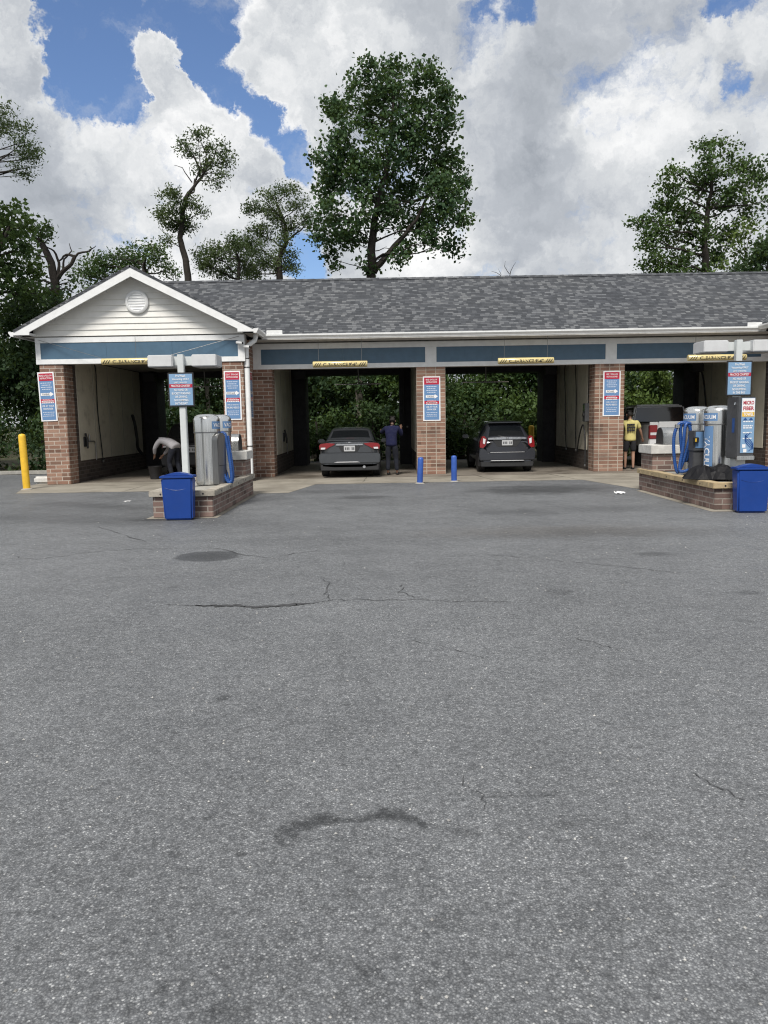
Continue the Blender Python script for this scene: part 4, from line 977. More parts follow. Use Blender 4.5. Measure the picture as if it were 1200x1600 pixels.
rear_poly(R, 'chrome_strip', 'chrome', [(-.38, .905), (.38, .905), (.36, .945), (-.36, .945)], -.03, .03, .004, False)
rear_poly(R, 'plate_recess', 'plastic_dk', [(-.31, .895), (.31, .895), (.22, .735), (-.22, .735)], -.014, .05, .004, False)
plate(R, 0, -.017, .815)
rear_poly(R, 'boot_lip', 'car_grey', [(-.66, 1.02), (.66, 1.02), (.60, 1.05), (-.60, 1.05)], .03, .16, .012, False)
rear_poly(R, 'bumper_seam', 'ink', [(-.78, .70), (.78, .70), (.78, .708), (-.78, .708)], -.012, .1, 0, False)
rear_poly(R, 'bumper', 'car_grey', [(-.83, .40), (.83, .40), (.855, .55), (.84, .69), (-.84, .69), (-.855, .55)], -.035, .20, .03, False)
rear_poly(R, 'bumper_glint', 'lamp_clear_and_glint', [(-.45, .432), (.30, .432), (.20, .452), (-.35, .452)], -.042, -.03, .003, False)  # pale strip painted as the highlight along the bumper
rear_poly(R, 'valance', 'plastic_dk', [(-.80, .20), (.80, .20), (.82, .395), (-.82, .395)], .0, .2, .02, False)
b = MB(); b.tube([(.40, -.02, .30), (.40, .2, .30)], .04, 12); b.build('exhaust_tip', 'chrome', R, 0, True)
b = MB(); b.add([(-.03, -.032, .97), (.03, -.032, .97), (.03, -.032, 1.0), (-.03, -.032, 1.0)], [(0, 1, 2, 3)]); b.build('emblem', 'chrome', R)
for sg in (-1, 1):
    b = MB(); b.box(sg*.98 - .10, sg*.98 + .10, 2.55, 2.68, .90, 1.03); b.build('door_mirror', 'car_grey', R, .03, True)
rear_poly(R, 'brake_lamp', 'tail_red', [(-.12, 1.08), (.12, 1.08), (.12, 1.095), (-.12, 1.095)], .52, .56, 0, False)

# slate hatchback
R = thing('hatchback', 'slate grey hatchback with chrome tailgate strip, right of the centre pillar', 'car', (3.63, 22.5, .008))
car_body([(0., .30, .66, .88, .74, .60), (.03, .26, .70, .94, .79, .64), (.12, .23, .80, 1.0, .815, .65), (.42, .2, .90, 1.38, .82, .52), (.70, .2, .93, 1.48, .82, .52), (1.3, .2, .94, 1.53, .82, .54), (2.2, .2, .93, 1.51, .82, .54), (2.55, .2, .92, 1.44, .82, .53), (3.3, .2, .92, 1.03, .81, .66), (3.85, .24, .75, .84, .77, .58), (3.98, .3, .6, .7, .7, .5)], 'car_slate', R, 2, 7, (3, 4, 5, 6, 7))
wheels(R, .62, 3.1, .805, .30)
rear_poly(R, 'tail_lamp', 'tail_red', [(.60, .98), (.66, 1.07), (.73, 1.06), (.795, .90), (.80, .74), (.70, .72), (.62, .80)], -.01, .22)
rear_poly(R, 'reversing_lamp', 'lamp_clear_and_glint', [(.625, .985), (.71, 1.02), (.715, .86), (.65, .83)], -.018, -.009)
rear_poly(R, 'chrome_strip', 'chrome', [(-.56, .965), (.56, .965), (.56, 1.02), (.10, 1.035), (-.10, 1.035), (-.56, 1.02)], -.03, .09, .008, False)
rear_poly(R, 'plate_recess', 'plastic_dk', [(-.43, .955), (.43, .955), (.27, .755), (-.27, .755)], -.005, .06, .004, False)
plate(R, 0, -.01, .87)
rear_poly(R, 'tailgate_panel', 'car_slate', [(-.60, .60), (.60, .60), (.63, .75), (-.63, .75)], -.012, .12, .015, False)
rear_poly(R, 'bumper', 'car_slate', [(-.80, .36), (.80, .36), (.82, .5), (.80, .72), (.66, .70), (.55, .59), (-.55, .59), (-.66, .70), (-.80, .72), (-.82, .5)], -.04, .24, .025, False)
rear_poly(R, 'bumper_glint', 'lamp_clear_and_glint', [(-.50, .345), (.50, .345), (.46, .362), (-.46, .362)], -.045, .0, .003, False)  # highlight on the lower bumper edge, painted as a pale strip
rear_poly(R, 'tailgate_crease_tone', 'lamp_clear_and_glint', [(-.50, .592), (.50, .592), (.50, .602), (-.50, .602)], -.046, -.03, .002, False)  # thin pale line painted as light catching the tailgate edge
rear_poly(R, 'valance', 'plastic_dk', [(-.76, .17), (.76, .17), (.78, .34), (-.78, .34)], .0, .2, .02, False)
rear_poly(R, 'rear_spoiler', 'car_slate', [(-.50, 1.44), (.50, 1.44), (.46, 1.475), (-.46, 1.475)], .34, .62, .012, False)
b = MB(); lines_of(b, 'H', 0, 1.0, .07, .06, -.034, .03); b.build('emblem', 'steel_dk', R)
b = MB(); b.tube([(0, .45, 1.50), (0, .40, 1.60)], .012, 8); b.build('aerial', 'black', R)
b = MB(); b.tube([(0, .06, 1.03), (-.25, .10, 1.07)], .010, 6); b.build('rear_wiper', 'black', R)
for sg in (-1, 1):
    b = MB(); b.box(sg*.95 - .10, sg*.95 + .10, 2.45, 2.58, .96, 1.08); b.build('door_mirror', 'car_slate', R, .03, True)

# dark utility vehicle in the gable bay
R = thing('dark_car', 'black estate car in the shade of the left gable bay, behind the bending man', 'car', (-5.75, 23.0, .008))
car_body([(0., .34, .80, .98, .82, .72), (.03, .30, .84, 1.0, .87, .76), (.12, .26, .95, 1.08, .89, .77), (.35, .25, 1.0, 1.5, .9, .68), (.6, .25, 1.02, 1.60, .9, .67), (1.6, .25, 1.02, 1.64, .9, .67), (2.4, .25, 1.02, 1.60, .9, .66), (2.8, .25, 1.0, 1.52, .9, .64), (3.5, .25, .98, 1.08, .89, .72), (4.4, .28, .86, .95, .86, .66), (4.6, .34, .7, .8, .78, .6)], 'car_black', R, 2, 7, (3, 4, 5, 6, 7))
wheels(R, .8, 3.7, .885, .35)
rear_poly(R, 'tail_lamp', 'tail_red', [(.66, 1.02), (.80, 1.02), (.86, .86), (.68, .88)], -.012, .2)
rear_poly(R, 'chrome_strip', 'chrome', [(-.45, .90), (.45, .90), (.45, .93), (-.45, .93)], -.02, .03, .004, False)
rear_poly(R, 'reversing_lamp', 'lamp_clear_and_glint', [(.69, .93), (.80, .93), (.82, .87), (.70, .88)], -.02, -.011)
plate(R, 0, -.01, .80)
rear_poly(R, 'bumper', 'plastic_dk', [(-.86, .34), (.86, .34), (.88, .5), (.86, .66), (-.86, .66), (-.88, .5)], -.05, .2, .03, False)

# white pickup
R = thing('pickup_truck', 'white pickup truck, tailgate towards us, in the bay behind the man in yellow', 'pickup', (9.05, 23.35, .008)); R.scale = (.98, .98, .98)
b = MB(); b.box(-.99, .99, .06, 1.75, .62, 1.38); b.build('cargo_bed', 'car_white', R, .05, True, 3)
b = MB(); b.box(-.72, .72, .0, .055, .66, 1.43); tg = b.build('tailgate', 'car_white', R, .02, True)
b = MB(); b.box(-.66, .66, -.004, .0, 1.12, 1.135); b.build('tailgate_crease_tone', 'ink_soft', tg)
b = MB(); b.box(-.10, .10, -.03, -.001, 1.20, 1.26); b.build('tailgate_handle', 'black', tg, .008)
b = MB(); lines_of(b, 'F-150', -.48, 1.06, .20, .05, -.006, .02); b.build('badge', 'ink', tg)
rear_poly(R, 'bed_rail', 'plastic_dk', [(.74, 1.385), (.99, 1.385), (.99, 1.43), (.74, 1.43)], .06, 1.73, .01)
for sg in (-1, 1):
    b = MB(); b.box(min(sg*.735, sg*.985), max(sg*.735, sg*.985), .01, .056, .66, 1.42); b.build('bed_corner', 'car_white', R, .012)
    b = MB(); b.box(min(sg*.75, sg*.995), max(sg*.75, sg*.995), -.012, .12, .90, 1.33); tl = b.build('tail_lamp', 'tail_red', R, .015)
    b = MB(); b.box(min(sg*.77, sg*.97), max(sg*.77, sg*.97), -.0165, -.0125, 1.02, 1.10); b.build('reversing_lamp', 'lamp_clear_and_glint', tl)
b = MB(); b.box(-.95, .95, -.14, .05, .48, .65); b.build('rear_bumper', 'chrome', R, .03, True)
sec = lambda k, z0, z1, w0, w1: [(-w0, z0), (w0, z0), (w1, z1), (-w1, z1)]
b = MB(); b.box(-1.0, 1.0, 1.80, 5.6, .55, 1.32); b.build('lower_body', 'car_white', R, .06, True, 3)
cb = MB(); w0, w1 = .97, .80
cb.add([(-w0, 1.85, 1.30), (w0, 1.85, 1.30), (w0, 4.0, 1.30), (-w0, 4.0, 1.30), (-w1, 1.95, 1.95), (w1, 1.95, 1.95), (w1, 3.35, 1.95), (-w1, 3.35, 1.95)], [(0, 3, 2, 1), (4, 5, 6, 7), (0, 1, 5, 4), (1, 2, 6, 5), (2, 3, 7, 6), (3, 0, 4, 7)])
cab = cb.build('cab', 'car_white', R, .05, True, 3)
q = MB(); q.add([(-.86, 1.845, 1.38), (.86, 1.845, 1.38), (.75, 1.925, 1.89), (-.75, 1.925, 1.89), (-.86, 1.875, 1.38), (.86, 1.875, 1.38), (.75, 1.955, 1.89), (-.75, 1.955, 1.89)], [(0, 1, 2, 3), (7, 6, 5, 4), (0, 4, 5, 1), (1, 5, 6, 2), (2, 6, 7, 3), (3, 7, 4, 0)]); q.build('rear_window', 'glass', cab)
for sg in (-1, 1):
    for ya, yb in ((2.08, 2.85), (2.95, 3.7)):
        q = MB(); f = lambda z: w0 + (w1 - w0) * (z - 1.30) / .65 + .006
        yt = yb - .38 if yb > 3.2 else yb - .02
        q.add([(sg*f(1.38), ya, 1.38), (sg*f(1.38), yb, 1.38), (sg*f(1.88), yt, 1.88), (sg*f(1.88), ya + .03, 1.88)], [(0, 1, 2, 3)]); q.build('side_window', 'glass', cab)
    b = MB(); b.box(sg*1.12 - .10, sg*1.12 + .10, 3.6, 3.72, 1.32, 1.62); b.build('door_mirror', 'plastic_dk', R, .03, True)
b = MB(); b.box(-.72, .72, 2.1, 3.2, 1.952, 1.985); b.build('roof_skin', 'car_white', cab, .02)
wheels(R, 1.05, 4.75, .985, .38)
# its driver's door stands open
b = MB(); b.add([(-1.02, 3.30, .6), (-1.60, 2.95, .6), (-1.60, 2.95, 1.36), (-1.02, 3.30, 1.36), (-1.0, 3.34, .6), (-1.58, 2.99, .6), (-1.58, 2.99, 1.36), (-1.0, 3.34, 1.36)], [(0, 1, 2, 3), (7, 6, 5, 4), (0, 4, 5, 1), (1, 5, 6, 2), (2, 6, 7, 3), (3, 7, 4, 0)]); dr = b.build('open_door', 'plastic_dk', R, .02)
b = MB(); b.add([(-1.02, 3.31, 1.37), (-1.59, 2.965, 1.37), (-1.44, 3.06, 1.90), (-1.0, 3.33, 1.92)], [(0, 1, 2, 3)]); b.build('door_window_glare', 'lamp_clear_and_glint', dr)  # bright reflection in the glass is put into the pale pane colour
b = MB(); b.tube([(-1.60, 2.97, 1.36), (-1.45, 3.06, 1.91), (-1.0, 3.33, 1.94)], .022, 6); b.build('window_frame', 'plastic_dk', dr)

# bucket in the gable bay
p = ground(239, 750); R = thing('bucket', 'black bucket on the floor at the bending man\'s feet', 'bucket', (p.x, p.y + .25, .01))
b = MB(); b.lathe([(.14, 0), (.19, .36), (.20, .37), (.18, .365), (.135, .02)], (0, 0, 0), 20); b.build('pail', 'black', R, 0, True)
b = MB(); b.tube([(.19*math.cos(PI*k/10), 0, .36 - .10*math.sin(PI*k/10)) for k in range(11)], .006, 6); b.build('handle', 'steel_dk', R)

# ------------------------------------------------------------------ people
def skin(name, chains, m, parent, level=2):
    """chains: list of [(x,y,z,r), ...]; a chain may begin at an existing point to branch from it"""
    vs = []; es = []; rs = []; idx = {}
    def vid(p):
        k = tuple(round(c, 4) for c in p[:3])
        if k not in idx: idx[k] = len(vs); vs.append(p[:3]); rs.append(p[3] if isinstance(p[3], tuple) else (p[3], p[3]))
        return idx[k]
    for ch in chains:
        ids = [vid(p) for p in ch]; es += list(zip(ids, ids[1:]))
    me = bpy.data.meshes.new(name); me.from_pydata(vs, es, []); me.update()
    o = bpy.data.objects.new(name, me); COL.objects.link(o)
    md = o.modifiers.new('k', 'SKIN'); md.branch_smoothing = .4; md.use_smooth_shade = True
    sv = me.skin_vertices[0].data
    for i, r in enumerate(rs): sv[i].radius = r
    for i in range(len(vs)): sv[i].use_root = (i == 0)
    s2 = o.modifiers.new('s', 'SUBSURF'); s2.levels = level; s2.render_levels = level
    dg = bpy.context.evaluated_depsgraph_get(); dg.update()
    m2 = bpy.data.meshes.new_from_object(o.evaluated_get(dg)); bpy.data.objects.remove(o); bpy.data.meshes.remove(me)
    m2.name = name; m2.materials.clear(); m2.materials.append(MT[m])
    for f in m2.polygons: f.use_smooth = True; f.material_index = 0
    ob = bpy.data.objects.new(name, m2); COL.objects.link(ob); ob.parent = parent
    return ob
def person(label, loc, rz, J, tone, shirt, legs, shorts=False, sleeves='long', cap=False, group=None):
    """J: joints in the person's own frame, facing +y: pelvis, waist, chest, neck, head, and for L/R shoulder, elbow, wrist, hip, knee, ankle"""
    R = thing('person', label, 'person', loc, rz, group)
    V = lambda k: Vector(J[k])
    T = lambda p, r: (p[0], p[1], p[2], r)
    up = (V('head') - V('neck')).normalized()
    fwd = V('face').normalized(); right = fwd.cross(up).normalized()
    head = V('head')
    ch = [[T(V('pelvis'), (.12, .09)), T(V('waist'), (.11, .08)), T(V('chest'), (.13, .09)), T(V('neck') - up*.03, .06), T(V('neck') + up*.03, .052), T(head - up*.05 + fwd*.01, (.068, .078)), T(head + up*.03, (.077, .092)), T(head + up*.10, (.062, .075))]]
    ch.append([T(head - up*.05 + fwd*.01, (.068, .078)), T(head - up*.025 + fwd*.085, .022), T(head - up*.03 + fwd*.115, .012)])            # nose
    for s_, sg in (('L', -1), ('R', 1)):
        sh, el, wr = V('shoulder' + s_), V('elbow' + s_), V('wrist' + s_)
        d = (wr - el).normalized(); pm = wr + d * .075
        ch.append([T(V('chest'), (.13, .09)), T(sh, .052), T(sh.lerp(el, .5), .047), T(el, .040), T(el.lerp(wr, .4), .038), T(wr, .026), T(pm, (.036, .02))])
        side = d.cross(Vector((0, 1, .01))); side = side.normalized() if side.length > .1 else Vector((1, 0, 0)); bend = side.cross(d)
        for k, (off, ln) in enumerate(((-.027, .062), (-.009, .074), (.009, .070), (.027, .055))):
            a = pm + side*off + d*.015; c = a + d*ln*.5 + bend*.006; e = a + d*ln*.9 + bend*.024
            ch.append([T(pm, (.036, .02)), T(a, .0095), T(c, .009), T(e, .0075)])
        th = wr + d*.03; ch.append([T(wr, .026), T(th - side*sg*.035, .011), T(th - side*sg*.050 + d*.035, .010)])
        hp, kn, an = V('hip' + s_), V('knee' + s_), V('ankle' + s_)
        ch.append([T(V('pelvis'), (.12, .09)), T(hp, .08), T(hp.lerp(kn, .5), .072), T(kn, .053), T(kn.lerp(an, .35), .053), T(an, .036), T(an + Vector((0, .0, -.05)), .036), T(an + Vector((0, .15, -.06)), .033)])
    skin('body', ch, tone, R)
    # hair and ears
    skin('hair', [[T(head + up*.02 - fwd*.03, (.080, .085)), T(head + up*.06 - fwd*.012, (.090, .104)), T(head + up*.10 - fwd*.005, (.070, .082)), T(head + up*.12, (.04, .05))], [T(head + up*.02 - fwd*.03, (.080, .085)), T(head - up*.05 - fwd*.045, (.06, .05))]], 'hair', R)
    for sg in (-1, 1):
        skin('ear', [[T(head + right*sg*.078 - up*.005, .012), T(head + right*sg*.088 + up*.02 - fwd*.01, .014), T(head + right*sg*.084 - up*.03, .01)]], tone, R, 1)
        e = MB(); e.lathe([(.002, -.004), (.011, -.003), (.011, .003), (.002, .004)], tuple(head + fwd*.083 + right*sg*.032 + up*.012), 10, 'y'); e.build('eye', 'ink', R)
    # shirt
    pl, wa = V('pelvis'), V('waist'); dn = (pl - wa).normalized()
    sc = [[T(pl + dn*.10, (.18, .15)), T(pl + dn*.02, (.19, .155)), T(wa, (.185, .145)), T(V('chest'), (.205, .15)), T(V('neck') - up*.06, .11), T(V('neck') - up*.01, .075)]]
    for s_ in 'LR':
        sh, el, wr = V('shoulder' + s_), V('elbow' + s_), V('wrist' + s_)
        arm = [T(V('chest'), (.205, .15)), T(sh, .088), T(sh.lerp(el, .5), .076)]
        arm += [T(el, .058), T(el.lerp(wr, .5), .052), T(wr - (wr - el).normalized()*.03, .042)] if sleeves == 'long' else [T(sh.lerp(el, .75), .066)]
        sc.append(arm)
    so = skin('shirt', sc, shirt, R)
    tc = [[T(V('waist').lerp(V('pelvis'), .2), (.16, .135)), T(V('pelvis'), (.175, .145))]]
    for s_ in 'LR':
        hp, kn, an = V('hip' + s_), V('knee' + s_), V('ankle' + s_)
        leg = [T(V('pelvis'), (.175, .145)), T(hp, .118), T(hp.lerp(kn, .5), .102)]
        leg += [T(hp.lerp(kn, .95), .088)] if shorts else [T(kn, .076), T(kn.lerp(an, .4), .072), T(an + Vector((0, 0, .02)), .062)]
        tc.append(leg)
    skin('shorts' if shorts else 'trousers', tc, legs, R)
    for s_ in 'LR':
        an = V('ankle' + s_); skin('shoe', [[T(an + Vector((0, -.03, -.045)), .047), T(an + Vector((0, .07, -.055)), .047), T(an + Vector((0, .17, -.063)), .040)]], 'shoe', R, 2)
    return R, so
# man in navy shirt standing by the sedan, arms up at its roof
J = dict(pelvis=(0, 0, .90), waist=(0, .02, 1.05), chest=(0, .06, 1.26), neck=(0, .10, 1.43), head=(.0, .17, 1.55), face=(-.1, 1, -.3),
         shoulderL=(-.18, .07, 1.35), elbowL=(-.33, .22, 1.22), wristL=(-.42, .42, 1.27), shoulderR=(.18, .07, 1.36), elbowR=(.25, .20, 1.14), wristR=(.20, .36, 1.34),
         hipL=(-.095, 0, .86), kneeL=(-.11, .03, .47), ankleL=(-.11, -.02, .09), hipR=(.095, 0, .86), kneeR=(.12, .05, .47), ankleR=(.15, .02, .09))
person('standing person in navy long-sleeved shirt and dark trousers beside the grey sedan', (.25, 22.3, .012), -.25, J, 'skin_dk', 'shirt_blue', 'denim')
# man in yellow T-shirt, half behind the right pillar
J = dict(pelvis=(0, 0, .92), waist=(0, .0, 1.07), chest=(0, .02, 1.30), neck=(0, .04, 1.48), head=(-.02, .09, 1.62), face=(-.3, 1, -.1),
         shoulderL=(-.19, .02, 1.40), elbowL=(-.27, .10, 1.14), wristL=(-.22, .33, 1.06), shoulderR=(.20, .02, 1.40), elbowR=(.30, .04, 1.14), wristR=(.38, .14, .92),
         hipL=(-.10, 0, .88), kneeL=(-.12, .06, .48), ankleL=(-.12, .04, .09), hipR=(.10, 0, .88), kneeR=(.10, .02, .48), ankleR=(.09, -.06, .09))
R, so = person('person in yellow T-shirt and black shorts, half behind the brick pillar', (7.38, 23.0, .012), -.12, J, 'skin', 'shirt_yel', 'shorts', True, 'short')
b = MB(); r = random.Random(2)
for k in range(3):
    x = -.12
    while x < .09:
        w = r.uniform(.03, .06); b.box(x, x + w, -.168, -.10, 1.13 + k*.085, 1.185 + k*.085); x += w + .012
b.build('back_print', 'ink', so, .004)
# man in grey shirt bending over
J = dict(pelvis=(0, -.10, .93), waist=(0, .05, 1.02), chest=(0, .28, 1.10), neck=(0, .47, 1.08), head=(0, .58, 1.0), face=(0, .6, -.8),
         shoulderL=(-.18, .36, 1.12), elbowL=(-.24, .50, .88), wristL=(-.16, .62, .68), shoulderR=(.18, .36, 1.08), elbowR=(.22, .48, .84), wristR=(.14, .62, .66),
         hipL=(-.10, -.10, .88), kneeL=(-.12, .04, .48), ankleL=(-.12, -.06, .09), hipR=(.10, -.10, .88), kneeR=(.12, -.02, .48), ankleR=(.13, -.16, .09))
person('person in grey shirt and dark trousers bending forward in the left gable bay', (-6.0, 22.0, .012), .95, J, 'skin', 'shirt_grey', 'denim')

# ------------------------------------------------------------------ trees
def leaf_cloud(clumps, per, spread, size, name, m, parent, aspect=.55, droop=.3):
    """clumps: (n,3) centres; per leaves around each; each leaf a small folded pair of faces"""
    C = np.repeat(np.asarray(clumps), per, axis=0); n = len(C)
    off = RNG.normal(0, 1, (n, 3)) * np.array([spread, spread, spread * .75]); P = C + off
    d = RNG.normal(0, 1, (n, 3)); d[:, 2] -= droop; d /= np.linalg.norm(d, axis=1, keepdims=True)
    a = RNG.normal(0, 1, (n, 3)); s = np.cross(d, a); s /= np.linalg.norm(s, axis=1, keepdims=True) + 1e-9
    nn = np.cross(d, s)
    L = size * RNG.uniform(.6, 1.35, (n, 1)); W = L * aspect * .5
    v0 = P - d * L / 2; v1 = P + s * W + nn * W * .35; v2 = P + d * L / 2; v3 = P - s * W + nn * W * .35
    V = np.stack([v0, v1, v2, v3], 1).reshape(-1, 3)
    idx = np.arange(n) * 4
    F = np.stack([idx, idx + 1, idx + 2, idx, idx + 2, idx + 3], 1).reshape(-1)
    me = bpy.data.meshes.new(name); me.vertices.add(len(V)); me.vertices.foreach_set('co', V.astype(np.float32).ravel())
    nf = n * 2; me.loops.add(nf * 3); me.loops.foreach_set('vertex_index', F.astype(np.int32))
    me.polygons.add(nf); me.polygons.foreach_set('loop_start', np.arange(nf, dtype=np.int32) * 3); me.polygons.foreach_set('loop_total', np.full(nf, 3, np.int32))
    me.update(calc_edges=True); me.materials.append(MT[m])
    o = bpy.data.objects.new(name, me); COL.objects.link(o); o.parent = parent
    return o
def wob(a, b, n, amp, r):
    out = [Vector(a)]
    for i in range(1, n):
        t = i / n; out.append(Vector(a).lerp(Vector(b), t) + Vector((r.uniform(-1, 1), r.uniform(-1, 1), r.uniform(-.6, 1))) * amp)
    out.append(Vector(b)); return out
def tree(name, label, trunk, lobes, leaf, size, dens=1., per=16, spread=.22, bark='bark', group=None, seed=1, r0=.2, r1=.05, lk=1., limbs=True, shell=.45, twigs=True, cat='tree', extra=None, aspect=.55):
    """trunk: list of points from the ground up; lobes: (centre, (rx,ry,rz), leafiness)"""
    r = random.Random(seed); base = Vector(trunk[0])
    R = thing(name, label, cat, base, 0, group)
    tp = [Vector(p) - base for p in trunk]; b = MB(); Q = []
    for a, c in zip(tp, tp[1:]): Q += wob(a, c, 4, (c - a).length * .025, r)[:-1]
    Q.append(tp[-1]); m = len(Q)
    rad = [r0 * (1.25 if i == 0 else 1) + (r1 - r0) * i / (m - 1) for i in range(m)]
    b.tube(Q, rad, 10)
    clumps = []; dense = []
    for ctr, rd, k in lobes:
        c = Vector(ctr) - base; rd = Vector(rd)
        vol = rd.x * rd.z * 4 * max(.6, rd.y / max(rd.x, .01)) ** .3
        n = max(3, int(vol * k * dens))
        pts = []
        for _ in range(n):
            v = Vector((r.gauss(0, 1), r.gauss(0, 1), r.gauss(0, 1))).normalized() * (r.uniform(shell, 1) if r.random() < .8 else r.uniform(0, 1))
            pts.append(c + Vector((v.x*rd.x, v.y*rd.y, v.z*rd.z)))
        clumps += pts
        if limbs:
            cand = [(i, q) for i, q in enumerate(Q) if i > m*.2 and q.z < c.z + .1 * rd.z] or [(m - 1, Q[-1])]
            i, q = min(cand, key=lambda t: (t[1] - c).length + abs(t[1].z - (c.z - rd.length * .6)) * .6)
            rl = min(rad[i] * .5, .022 + .018 * (c - q).length) * lk
            path = wob(q, c, 5, (c - q).length * .05, r); b.tube(path, [rl * (1 - .72 * t / 5) for t in range(6)], 7)
            if twigs:
                for p in r.sample(pts, min(len(pts), 9)):
                    b.tube(wob(path[r.choice((3, 4, 5))], p, 3, (p - c).length * .08, r), [rl*.26, rl*.2, rl*.13, .006], 5)
    if extra:
        for path, ra, rb in extra:
            P = [Vector(p) - base for p in path]; q2 = []
            for a, c in zip(P, P[1:]): q2 += wob(a, c, 3, (c-a).length*.05, r)[:-1]
            q2.append(P[-1]); b.tube(q2, [ra + (rb-ra)*i/(len(q2)-1) for i in range(len(q2))], 7)
    b.build('trunk', bark, R, 0, True)
    if clumps: leaf_cloud([tuple(c) for c in clumps], per, spread, size, 'crown', leaf, R, aspect)
    return R
def lob(Y, *items, k=1., dy=None, sq=None):
    """picture-sized lobes set at a real distance: (px, py, rx, ry[, depth offset[, leafiness]])"""
    out = []
    for i, it in enumerate(items):
        px, py, rx, ry = it[:4]
        if sq: px = sq[0] + (px - sq[0]) * sq[1]; rx *= sq[2]; ry *= sq[2]
        d = it[4] if len(it) > 4 else ((i * 37) % 11 - 5) * .16 * rx / 20; kk = it[5] if len(it) > 5 else 1.
        s = (Y + d) / FPX; c = at(px, py, Y + d); out.append((c, (rx * s, (rx + ry) * .5 * s * 1.05, ry * s), kk * k))
    return out
Y = 36
tree('broadleaf_tree', 'tall dark broad-crowned tree rising behind the middle of the roof', [(at(580, 437, Y).x, Y, -.05), at(580, 437, Y), at(581, 380, Y), at(590, 320, Y), at(610, 230, Y), at(615, 150, Y)],
     lob(Y, (575, 108, 20, 18), (570, 135, 30, 26), (618, 118, 26, 26), (665, 118, 26, 22), (640, 150, 34, 28), (690, 150, 26, 24), (535, 172, 32, 24), (520, 165, 18, 16), (590, 180, 42, 36), (650, 195, 44, 36), (698, 190, 22, 30), (545, 215, 36, 28), (605, 240, 46, 38), (668, 245, 42, 34),
         (515, 250, 34, 26), (490, 245, 14, 14), (712, 250, 26, 24), (560, 275, 44, 34), (508, 290, 24, 34), (625, 300, 46, 34), (690, 300, 40, 32), (722, 300, 16, 26), (530, 335, 42, 30), (590, 335, 36, 26), (655, 345, 42, 26), (710, 340, 28, 30), (505, 365, 24, 22), (548, 378, 30, 24), (690, 372, 30, 16), (715, 385, 20, 12),
         (515, 405, 22, 14), (560, 415, 20, 12), (632, 385, 18, 16), (618, 400, 12, 10), sq=(606, .95, .93)), 'leaf_big', .175, 5.6, 48, .23, r0=.26, r1=.05, lk=.5, shell=.6, seed=3,
     extra=[([at(584, 425, Y), at(600, 405, Y), at(625, 375, Y), at(650, 345, Y), at(675, 300, Y)], .17, .05), ([at(590, 320, Y), at(560, 270, Y), at(540, 210, Y)], .11, .04)], aspect=.75)
Y = 40
tree('locust_tree', 'tall thin crooked tree with two tufts above the gable', [(at(294, 437, Y).x, Y, -.05), at(294, 437, Y), at(290, 405, Y), at(281, 372, Y), at(285, 335, Y), at(291, 308, Y), at(303, 292, Y), at(318, 272, Y)],
     lob(Y, (268, 302, 20, 18), (255, 335, 16, 18), (272, 352, 22, 18), (262, 375, 12, 10), (300, 320, 14, 16), (292, 350, 14, 14), (275, 328, 20, 16), (312, 335, 8, 12),
         (285, 222, 18, 10, 0, .8), (308, 212, 22, 12, 0, .9), (300, 240, 20, 10, 0, .8), (335, 228, 22, 14, 0, .9), (350, 250, 15, 16, 0, .7), (333, 258, 22, 14, 0, .7), (312, 270, 16, 12, 0, .8), (335, 282, 20, 8, 0, .8), (352, 272, 12, 8, 0, .7)), 'leaf_locust', .15, 8, 52, .19, r0=.20, r1=.06, seed=5,
     extra=[([at(303, 292, Y), at(312, 262, Y), at(300, 240, Y), at(285, 222, Y)], .05, .012), ([at(318, 272, Y), at(322, 240, Y), at(310, 210, Y)], .045, .012), ([at(318, 272, Y), at(335, 245, Y), at(340, 225, Y)], .045, .012), ([at(300, 285, Y), at(285, 262, Y), at(272, 258, Y)], .03, .008), ([at(291, 308, Y), at(303, 300, Y), at(304, 280, Y)], .05, .03)], aspect=.42, shell=.25)
Y = 43
tree('locust_tree', 'spreading feathery tree with a bare fork, left of the tall broad tree', [(at(437, 437, Y).x, Y, -.05), at(437, 437, Y), at(436, 405, Y), at(447, 380, Y), at(445, 350, Y), at(432, 318, Y)],
     lob(Y, (425, 305, 26, 16, 0, .9), (450, 298, 20, 14, 0, .8), (400, 325, 20, 16, 0, .95), (465, 325, 22, 16, 0, .9), (478, 345, 18, 14, 0, .8), (430, 335, 26, 18, 0, .95), (455, 355, 20, 16, 0, .8), (405, 365, 26, 18), (385, 385, 26, 20), (440, 375, 16, 16), (445, 410, 22, 24), (410, 405, 28, 24), (462, 415, 12, 20, 0, .5), (395, 428, 30, 12)), 'leaf_locust', .15, 8, 48, .20, r0=.22, r1=.05, seed=8,
     extra=[([at(436, 405, Y), at(450, 375, Y), at(470, 360, Y), at(480, 345, Y)], .08, .02), ([at(447, 380, Y), at(440, 340, Y), at(415, 315, Y)], .07, .015)], aspect=.42, shell=.25)
Y = 41
tree('locust_tree', 'low rounded feathery tree just right of the gable peak', [(at(372, 437, Y).x, Y, -.05), at(372, 437, Y), at(374, 410, Y), at(368, 390, Y)],
     lob(Y, (335, 400, 22, 22), (320, 415, 18, 20), (355, 395, 20, 16), (372, 380, 20, 16), (345, 425, 30, 14), (380, 415, 22, 20), (312, 395, 10, 10, 0, .6)), 'leaf_locust', .15, 8, 52, .22, r0=.15, r1=.04, seed=9, aspect=.42, shell=.25)
Y = 37
